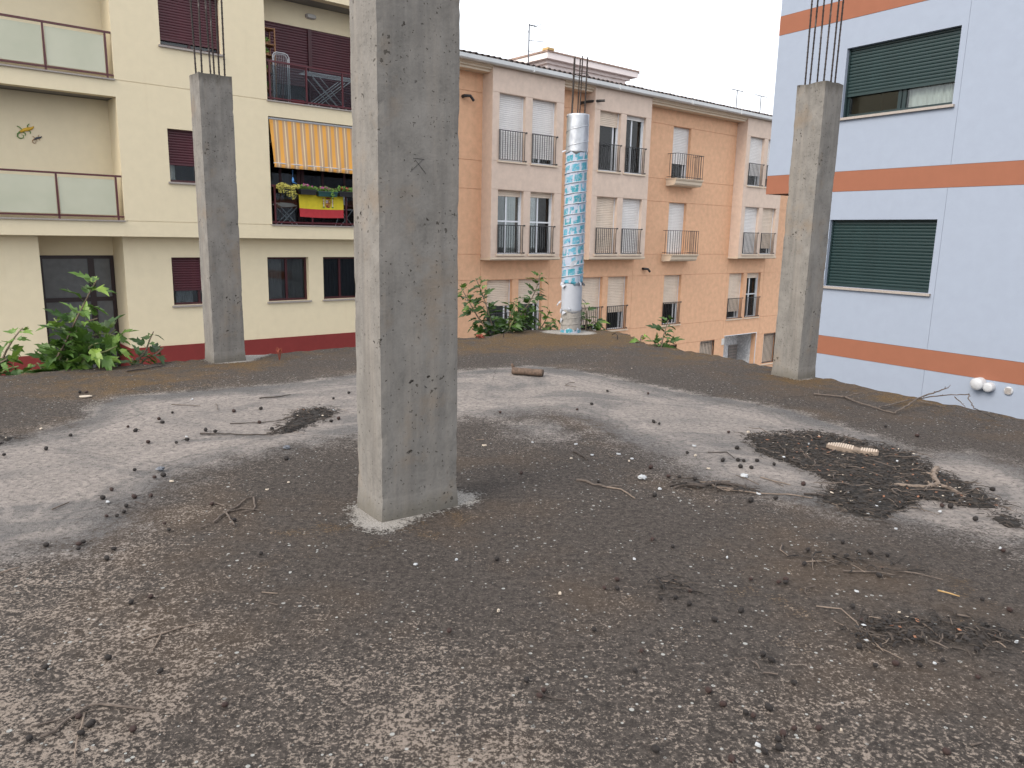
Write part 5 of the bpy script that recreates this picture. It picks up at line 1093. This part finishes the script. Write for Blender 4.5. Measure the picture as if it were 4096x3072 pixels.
# ------------------------------------------------------------------ shrubs growing up past the slab edge
def leaf_mesh(seed, slim):
    r = random.Random(seed)
    half = [(.0, .0), (.13*slim, -.05), (.30*slim, .03), (.45*slim, .20), (.50*slim, .33), (.27*slim, .30), (.36*slim, .50), (.40*slim, .66), (.19*slim, .54), (.15*slim, .76), (.0, 1.0)]
    half = [(x*r.uniform(.85, 1.15), y+r.uniform(-.03, .03)*(0 < i < 10)) for i, (x, y) in enumerate(half)]
    fold, droop = r.uniform(.15, .4), r.uniform(.2, .55)
    def P(x, y): return (x, y, fold*abs(x) - droop*y*y + .04*math.sin(y*9+x*5))
    m = MB(); mid = [(0, .0), (0, .28), (0, .56), (0, 1.0)]
    for s_ in (1, -1):
        L_ = [P(x*s_, y) for x, y in half]; c1_, c2_ = P(0, .28), P(0, .56)
        tri = [(L_[0], L_[1], c1_), (L_[1], L_[2], c1_), (L_[2], L_[3], c1_), (L_[3], L_[4], L_[5]), (L_[3], L_[5], c1_), (L_[5], c2_, c1_), (L_[5], L_[6], c2_), (L_[6], L_[7], L_[8]), (L_[6], L_[8], c2_), (L_[8], L_[9], c2_), (L_[9], L_[10], c2_)]
        for t in tri: m.poly(t if s_ > 0 else tuple(reversed(t)))
    m.tube([P(0, 0), (0, -.18, .02), (0, -.36, -.02)], .012, 3, False)
    return m
LEAF = {}
for mt in ('leaf_dark', 'leaf_mid', 'leaf_fresh'):
    LEAF[mt] = [leaf_mesh(i, .62 if i % 2 else .82).mesh('leaf', mt) for i in range(5)]
def shrub(key, label, size, mats, step, seed, grp='wild shrubs growing up past the slab edge'):
    r = random.Random(seed); stems = PLANTS[key]; bx, by = stems[0][0][0], stems[0][0][1]
    root = empty('wild_shrub', (bx, by, ground_z(bx, by)), 0, label, 'shrub', grp); gz = ground_z(bx, by)
    m = MB().tube([(0, 0, -.1), (.03, .02, -gz*.4), (0, 0, -gz-.35)], [.035, .028, .02], 7); m.build('trunk', 'stem_brown', root)
    for si, st in enumerate(stems):
        depth = r.uniform(-.05, .30)
        pts = [Vector((0, 0, -gz-.38))]
        for i, (x, y, z) in enumerate(st[1:] if len(st) > 2 else st):
            f = (i+1)/len(st); pts.append(Vector((x-bx, depth*f, z-gz)))
        # smooth polyline
        sm = []
        for i in range(len(pts)-1):
            p0, p1, p2, p3 = pts[max(i-1, 0)], pts[i], pts[i+1], pts[min(i+2, len(pts)-1)]
            for t in (0, .25, .5, .75):
                sm.append(.5*((2*p1)+(p2-p0)*t+(2*p0-5*p1+4*p2-p3)*t*t+(3*p1-p0-3*p2+p3)*t**3))
        sm.append(pts[-1]); n_ = len(sm)
        MB().tube(sm, [.011*(1-.75*i/n_)+.002 for i in range(n_)], 5).build('stem', 'stem_brown' if si < 2 else 'stem_green', root)
        acc = 0; k = 0
        for i in range(1, n_):
            acc += (sm[i]-sm[i-1]).length
            while acc > step:
                acc -= step; f = i/n_; p = sm[i] + (sm[i-1]-sm[i])*r.random()
                if p.z+gz < -.22: continue
                d = (sm[i]-sm[i-1]).normalized(); ang = k*2.4+r.uniform(-.5, .5); k += 1
                u = d.orthogonal().normalized(); v = d.cross(u)
                ld = (u*math.cos(ang)+v*math.sin(ang))*1.0 + d*.45 + Vector((0, 0, r.uniform(-.35, .15)))
                ld.normalize(); s_ = size*r.uniform(.6, 1.15)*(1-.45*max(0, f-.75)/.25)
                zax = Vector((r.uniform(-.5, .5), -.25+r.uniform(-.5, .5), 1)); zax = (zax-ld*zax.dot(ld)).normalized(); xax = ld.cross(zax)
                mt = mats[1] if (f > .75 and r.random() < .55) or r.random() < .10 else mats[0]
                o = link('leaf', r.choice(LEAF[mt]), root)
                q = p + ld*s_*.36
                o.matrix_local = Matrix(((xax.x*s_, ld.x*s_, zax.x*s_, q.x), (xax.y*s_, ld.y*s_, zax.y*s_, q.y), (xax.z*s_, ld.z*s_, zax.z*s_, q.z), (0, 0, 0, 1)))
    return root
shrub('tall', 'tall leafy mulberry-like shrub in front of the entrance of the cream building', .18, ('leaf_mid', 'leaf_fresh'), .034, 1)
shrub('farleft', 'leafy shrub beside the tall one, against the dark red plinth', .17, ('leaf_mid', 'leaf_fresh'), .038, 2)
shrub('small', 'small thin shrub between the entrance shrub and the rebar column', .15, ('leaf_dark', 'leaf_mid'), .040, 3)
shrub('twin', 'dark green shrub with two upright shoots beside the big column', .16, ('leaf_dark', 'leaf_mid'), .021, 4)
shrub('leaning', 'dark green shrub with one shoot leaning towards the blue wrapped column', .155, ('leaf_dark', 'leaf_mid'), .020, 5)
shrub('fresh', 'bright green low shrub just beside the blue wrapped column', .15, ('leaf_mid', 'leaf_fresh'), .029, 6)
shrub('behindblue', 'shrub peeping out behind the blue wrapped column', .15, ('leaf_dark', 'leaf_fresh'), .032, 7)
shrub('yellow', 'tiny yellow-green seedling at the slab edge', .12, ('leaf_fresh', 'leaf_fresh'), .055, 8)
shrub('darkright', 'dark glossy shrub at the slab edge in front of the middle balcony axis', .17, ('leaf_dark', 'leaf_mid'), .028, 9)
rw = empty('dry_weed', (-2.37, 7.62, 0), 0, 'dry red weed in a crack beside the rebar column', 'weed')
for i in range(5):
    a = i*1.3; MB().tube([(0, 0, -.01), (.015*math.cos(a), .015*math.sin(a), .06), (.03*math.cos(a), .03*math.sin(a), .13-.015*i)], [.003, .0025, .001], 4).build('stalk', 'red_weed', rw)
    m = MB(); clump(m, .02*math.cos(a), .02*math.sin(a), .09, .025, .025, .03, 8, .008, .016, 90+i); m.build('foliage', 'red_weed', rw, kind='stuff')
rw = empty('dry_weed', (-.42, 9.62, 0), 0, 'withered red-brown weed on the slab edge beside the shrubs', 'weed')
m = MB(); clump(m, 0, 0, .02, .06, .04, .03, 40, .012, .025, 99); m.build('foliage', 'red_weed', rw, kind='stuff'); MB().tube([(0, 0, -.01), (.02, 0, .05)], .003, 4).build('stalk', 'red_weed', rw)

# ------------------------------------------------------------------ litter on the slab
pale_in = lambda x, y: bool(inside(np.array([[x, y]]), PALE)[0])
def zone(x, y):
    if pale_in(x, y): return 'on pale concrete beyond the big column' if x < .6 else 'on pale concrete round the litter mat'
    if y > 5.5: return 'on the mossy brown far edge'
    if x > .9 and y < 3: return 'on dark concrete beside the stick pile'
    if x < -.6: return 'on speckled concrete beside the forked twigs'
    return 'on dark concrete before the big column'
fruit = []
for i in range(6):
    r = random.Random(50+i); m = MB(); n_, k_ = 7, 9
    el = r.uniform(1.0, 1.35)
    for j in range(1, n_):
        ph = math.pi*j/n_
        for q in range(k_):
            t = 2*math.pi*q/k_; rr = 1+.16*mnoise.noise(Vector((math.cos(t)*1.9, math.sin(t)*1.9, ph*2+i*5))) 
            m.v.append((rr*math.sin(ph)*math.cos(t)*el, rr*math.sin(ph)*math.sin(t), rr*math.cos(ph)*.92))
    for j in range(n_-2):
        for q in range(k_): z = (q+1) % k_; m.f.append((j*k_+q, j*k_+z, (j+1)*k_+z, (j+1)*k_+q))
    m.f.append(tuple(reversed(range(k_)))); m.f.append(tuple((n_-2)*k_+q for q in range(k_)))
    fruit.append((m.mesh('body', ('dry_fruit', 'brown_fruit')[i % 3 == 0], True)))
stalk = [MB().tube([(0, 0, 0), (.9+.5*i, .2*i, .1), (1.6+.6*i, .5*i-.3, -.25)], [.22, .16, .1], 4).mesh('stalk', 'dark_wood') for i in range(3)]
for i, (x, y) in enumerate(FRUIT):
    r = random.Random(900+i); s_ = r.uniform(.0072, .0104)*(1.0 if y < 3.4 else 1.3)
    st_ = r.random() < .6
    o = empty('dried_fruit', (x, y, .012), r.uniform(0, 6.28), '%s dried fruit %s lying ' % (('tiny', 'small', 'plump')[0 if s_ < .0088 else 1 if s_ < .0113 else 2], 'with a stalk' if st_ else 'without stalk') + zone(x, y), 'fruit', 'dried fruits scattered over the slab')
    b = link('body', r.choice(fruit), o); b.scale = (s_,)*3; b.rotation_euler = (r.uniform(-.6, .6), r.uniform(-.6, .6), 0)
    if st_: b = link('stalk', r.choice(stalk), o); b.scale = (s_,)*3; b.location = (s_*.9, 0, 0)
for i, (x, y) in enumerate(CHIP):
    r = random.Random(1300+i); s_ = r.uniform(.004, .0085)*(1 if y < 3 else 1.3); m = MB(); n_ = r.randint(5, 7); h = r.uniform(.003, .006)
    ol = [(s_*r.uniform(.6, 1.3)*math.cos(2*math.pi*q/n_)*1.3, s_*r.uniform(.6, 1.2)*math.sin(2*math.pi*q/n_)) for q in range(n_)]
    m.v = [(a, b, .0) for a, b in ol]+[(a*.85, b*.85, h+.4*s_*(a/s_)**2*.5) for a, b in ol]
    m.f = [(q, (q+1) % n_, n_+(q+1) % n_, n_+q) for q in range(n_)]+[tuple(n_+q for q in range(n_)), tuple(reversed(range(n_)))]
    wh = r.random() < .7
    o = m.build('broken_fragment', 'paper_white' if wh else 'shell_cream'); o.location = (x, y, .006); o.rotation_euler = (0, 0, r.uniform(0, 6.28))
    tag(o, ('small white scrap ' if wh else 'small cream chip ') + zone(x, y), 'fragment', 'white scraps and chips on the slab')
def stick(pts, rad, mat, name='twig', buds=True, seed=0):
    r = random.Random(seed); P3 = [Vector((p[0], p[1], p[2] if len(p) > 2 else rad*.8+.004)) for p in pts]; sm = []
    for i in range(len(P3)-1):
        a, b = P3[i], P3[i+1]; n_ = max(2, int((b-a).length/.035))
        for t in range(n_):
            j = Vector((r.uniform(-1, 1), r.uniform(-1, 1), r.uniform(-.2, .6)))*min(.006, rad*.9)
            sm.append(a.lerp(b, t/n_)+(j if t else j*.3))
    sm.append(P3[-1]); n_ = len(sm)
    m = MB().tube(sm, [rad*(1-.5*i/n_)*r.uniform(.85, 1.15) for i in range(n_)], 6)
    if buds:
        for _ in range(n_//5):
            i = r.randrange(1, n_); d = Vector((r.uniform(-1, 1), r.uniform(-1, 1), r.uniform(0, .6))).normalized()
            m.tube([sm[i], sm[i]+d*rad*r.uniform(2, 5)], [rad*.5, rad*.25], 4)
    return m
for i, (rad, pts) in enumerate(TWIG):
    r = random.Random(i); mt = r.choice(['grey_wood', 'grey_wood', 'dark_wood', 'pale_wood'])
    if i == 19: mt = 'yellow_wood'
    if i in (43, 41, 46, 47, 50): mt = 'dark_wood'
    if i in (3, 4, 65, 22, 62): mt = 'pale_wood'
    if i == 64: mt = 'grey_wood'
    x, y = pts[0]; o = stick([(a-x, b-y) for a, b in pts], rad*(.85 if i in (3, 4, 43) else .6), mt, seed=i).build('twig', mt); o.location = (x, y, 0)
    L_ = sum(math.hypot(a[0]-b[0], a[1]-b[1]) for a, b in zip(pts, pts[1:]))
    kind = {'grey_wood': 'grey', 'dark_wood': 'dark', 'pale_wood': 'pale', 'yellow_wood': 'yellowish'}[mt]
    tag(o, f"{'long' if L_ > .45 else 'short' if L_ < .16 else 'bare'} {kind} twig lying " + zone(x, y), 'twig', 'twigs scattered over the slab')
br = empty('fallen_branch', (2.95, 5.71, 0), 0, 'forked bare branch sprawling over the slab edge towards the blue-grey wall', 'branch')
for i, pts in enumerate(BRANCH): stick([(a-2.95, b-5.71, c) for a, b, c in pts], (.009, .009, .008, .006, .004, .005)[i], 'grey_wood', seed=200+i).build('limb', 'grey_wood', br)
# half-round log
a, b = [Vector((*p, 0)) for p in LOG]; d = b-a; lg = MB(); N_ = 14; K = 12
for j in range(N_+1):
    p = a+d*j/N_
    for q in range(K):
        t = 2*math.pi*q/K; rr = .043*(1+.08*mnoise.noise(Vector((q*.8, j*.5, 0)))) if q <= K//2+1 else .036
        u = Vector((-d.y, d.x, 0)).normalized()
        lg.v.append(tuple(p-a+u*rr*math.cos(t)+Vector((0, 0, .034+rr*math.sin(t)*.85))))
for j in range(N_):
    for q in range(K): z = (q+1) % K; lg.f.append((j*K+q, j*K+z, (j+1)*K+z, (j+1)*K+q))
lg.f += [tuple(reversed(range(K))), tuple(N_*K+q for q in range(K))]
lg.tube([(.01, .02, .05), (-.01, .03, .10)], [.02, .012], 6)
o = lg.build('short_log', 'log_bark', smooth=True); o.location = a; tag(o, 'short barked log lying on the pale concrete in front of the round column', 'log')
# shoe sole
a, b = [Vector((*p, 0)) for p in SOLE]; so_ = empty('shoe_sole', a, math.atan2((b-a).y, (b-a).x), 'loose beige shoe sole with a ribbed tread on the leaf-litter mat', 'shoe sole')
Ls = .30
def sw(t): return .037+.016*math.sin(min(1, t*1.15)*math.pi)**1 - .014*math.exp(-((t-.62)/.12)**2) + .006*(t > .75)
m = MB(); N_ = 28
for j in range(N_+1):
    t = j/N_; e = min(1, 4.5*min(t, 1-t)+.12)**.5; wv = sw(t)*e; cv_ = .012*math.sin(t*math.pi)
    z = .034 + .004*math.sin(t*6.28+.5)
    for x_, z_ in ((-wv, z-.018), (-wv, z+.006), (wv, z+.006), (wv, z-.018)): m.v.append((t*Ls, x_+cv_, z_))
for j in range(N_):
    for q in range(4): z = (q+1) % 4; m.f.append((4*j+q, 4*j+z, 4*j+4+z, 4*j+4+q))
m.f += [(3, 2, 1, 0), tuple(4*N_+q for q in range(4))]
m.build('sole_plate', 'sole_gap_shade', so_)
for j in range(1, 22):
    t = j/22
    if .52 < t < .64: continue
    e = min(1, 4.5*min(t, 1-t)+.12)**.5; wv = sw(t)*e*.92; z = .034+.004*math.sin(t*6.28+.5)+.0055; cv_ = .012*math.sin(t*math.pi)
    for s_ in (-1, 1):
        y0, y1 = sorted((cv_+s_*.003, cv_+s_*wv*.96)); B('tread_lug', 'sole_rubber', so_, (t*Ls-.0045, t*Ls+.0045, y0, y1, z, z+.006))
# leaf-litter mats
MATLAB = ['large dark mat of leaf litter and sticks on the pale concrete', 'small dark litter clump with long twigs beyond the big column', 'small heap of twigs and dried fruits in front of the big column', 'small dark litter clump beyond the corner of the large mat', 'tiny litter clump at the edge of the pale hollow', 'loose scatter of thin sticks between the large mat and the stick pile', 'long pile of broken sticks and bark on the dark concrete', 'line of broken sticks along the rim of the pale concrete']
def litter(poly, label, density, soil, seed, lmin, lmax, thick=.012, coarse=1.0):
    r = random.Random(seed); P = np.array(poly); x0, y0 = P.min(0); x1, y1 = P.max(0); cx_, cy_ = P.mean(0)
    root = empty('leaf_litter', (float(cx_), float(cy_), 0), 0, label, 'leaf litter'); root['kind'] = 'stuff'
    if soil:
        g_ = .02; nx_, ny_ = int((x1-x0+.12)/g_)+1, int((y1-y0+.12)/g_)+1
        pts = np.array([(x0-.06+i*g_, y0-.06+j*g_) for j in range(ny_) for i in range(nx_)]); sd_ = seg_dist(pts, poly)*np.where(inside(pts, poly), 1, -1)
        m = MB(); hh = []
        for (x, y), s_ in zip(pts, sd_):
            e = s_ + .05*mnoise.noise(Vector((x*9, y*9, seed))) + .025*mnoise.noise(Vector((x*30, y*30, seed))) - .012
            h = min(thick, e*.45)+.006*mnoise.noise(Vector((x*40, y*40, 1))) if e > 0 else -.02
            if mnoise.noise(Vector((x*7, y*7, 33+seed))) > .52: h -= .02
            hh.append(h); m.v.append((x-cx_, y-cy_, h))
        for j in range(ny_-1):
            for i in range(nx_-1):
                q = (j*nx_+i, j*nx_+i+1, (j+1)*nx_+i+1, (j+1)*nx_+i)
                if max(hh[k] for k in q) > 0: m.f.append(q)
        m.build('soil', 'litter_soil', root, kind='stuff')
    area = (x1-x0)*(y1-y0)
    for mt, frac, rr, in (('litter_dark', .5, (.0010, .0024)), ('litter_stick', .42, (.0008, .0022)), ('pale_wood', .03, (.0008, .0016)), ('grey_wood', .05, (.001, .0022))):
        n_ = int(area*density*frac); q = np.array([(r.uniform(x0-.03, x1+.03), r.uniform(y0-.03, y1+.03)) for _ in range(max(n_, 1))])
        ok = inside(q, poly) | ((seg_dist(q, poly) < .05) & (np.array([r.random() for _ in q]) < .45)); m = MB()
        for (x, y), k in zip(q, ok):
            if not k: continue
            a_ = r.uniform(0, 6.28); l = r.uniform(lmin, lmax)*(1.5 if mt != 'litter_dark' else .8); z = r.uniform(.004, thick+.010); dz = r.uniform(-.006, .008); c_, s2 = math.cos(a_), math.sin(a_)
            bend = r.uniform(-.15, .15)*l; rd = r.uniform(*rr)*coarse*(r.uniform(1, 1.8) if r.random() < .12 else 1)
            m.tube([(x-cx_, y-cy_, z), (x-cx_+c_*l*.5-s2*bend, y-cy_+s2*l*.5+c_*bend, z+dz*.7+.002), (x-cx_+c_*l, y-cy_+s2*l, max(.003, z+dz))], [rd, rd, rd*.7], 4)
        m.build('sticks', mt, root, kind='stuff')
    if soil and density > 4000:                         # longer loose twigs lying across the mat
        m = MB()
        for _ in range(46):
            x, y = r.uniform(x0, x1), r.uniform(y0, y1)
            if not inside(np.array([[x, y]]), poly)[0]: continue
            a_ = r.uniform(0, 6.28); l = r.uniform(.08, .26); p = [(x-cx_, y-cy_, .022)]
            for q in range(4):
                a_ += r.uniform(-.5, .5); p.append((p[-1][0]+math.cos(a_)*l/4, p[-1][1]+math.sin(a_)*l/4, .018+r.uniform(0, .018)))
            m.tube(p, [r.uniform(.0022, .005)*(1-.12*q) for q in range(5)], 5)
        m.build('loose_twigs', 'grey_wood', root, kind='stuff')
    for mt, frac in (('litter_dark', .35), ('dry_leaf', .025), ('paper_white', .005), ('shell_cream', .012)):
        m = MB()
        for _ in range(int(area*density*frac)):
            x, y = r.uniform(x0, x1), r.uniform(y0, y1)
            if not inside(np.array([[x, y]]), poly)[0]: continue
            a_ = r.uniform(0, 6.28); s_ = r.uniform(.006, .014); z = r.uniform(.010, thick+.016); u = Vector((math.cos(a_), math.sin(a_), r.uniform(-.3, .3)))*s_; v = Vector((-math.sin(a_), math.cos(a_), r.uniform(-.5, .5)))*s_*.6; p = Vector((x-cx_, y-cy_, z))
            m.poly([p-u, p+v, p+u*1.2, p-v]); 
        if m.v: m.build('flakes', mt, root, kind='stuff')
for i, poly in enumerate(MATS):
    litter(poly, MATLAB[i], (4200, 3200, 2600, 3200, 3200, 800, 3000, 1100)[i], i in (0, 1, 3, 4), 60+i, (.018, .02, .02, .02, .02, .03, .02, .04)[i], (.045, .06, .045, .05, .05, .09, .05, .14)[i], .014 if i == 0 else .010, (1.0, 1.0, 1.5, 1.0, 1.0, 1.6, 1.55, 1.7)[i])
# flat tan stone and crumpled wrappers that stand out
o = MB().extrude([(.045*math.cos(t)*(1+.1*math.sin(3*t)), .03*math.sin(t)) for t in [i*.4488 for i in range(14)]], -.006, .0).build('flat_stone', 'shell_cream'); o.rotation_euler = (-math.pi/2, 0, .2); o.location = (-3.29, 5.72, .004); tag(o, 'flat tan disc of stone on the mossy far part of the slab', 'stone')
for (x, y, lab, sz) in ((.72, 3.98, 'crumpled white label on the dark concrete beside a twig', .024), (1.30, 4.05, 'white bone-like scrap on the pale concrete', .022), (-1.35, 4.42, 'crumpled grey foil ball on the pale concrete', .022), (-1.9, 3.95, 'crushed silvery wrapper on the pale concrete', .022)):
    m = MB(); r = random.Random(int(x*100)); n_ = 8
    for j in range(5):
        for q in range(n_):
            t = 2*math.pi*q/n_; ph = math.pi*(j+.5)/5; rr = sz*r.uniform(.6, 1.05); m.v.append((rr*1.3*math.sin(ph)*math.cos(t), rr*math.sin(ph)*math.sin(t), rr*.6*math.cos(ph)+sz*.4))
    for j in range(4):
        for q in range(n_): z = (q+1) % n_; m.f.append((j*n_+q, j*n_+z, (j+1)*n_+z, (j+1)*n_+q))
    m.f += [tuple(reversed(range(n_))), tuple(4*n_+q for q in range(n_))]
    o = m.build('crumpled_wrapper', 'paper_white' if 'white' in lab else 'galvanised'); o.location = (x, y, .004); tag(o, lab, 'wrapper')
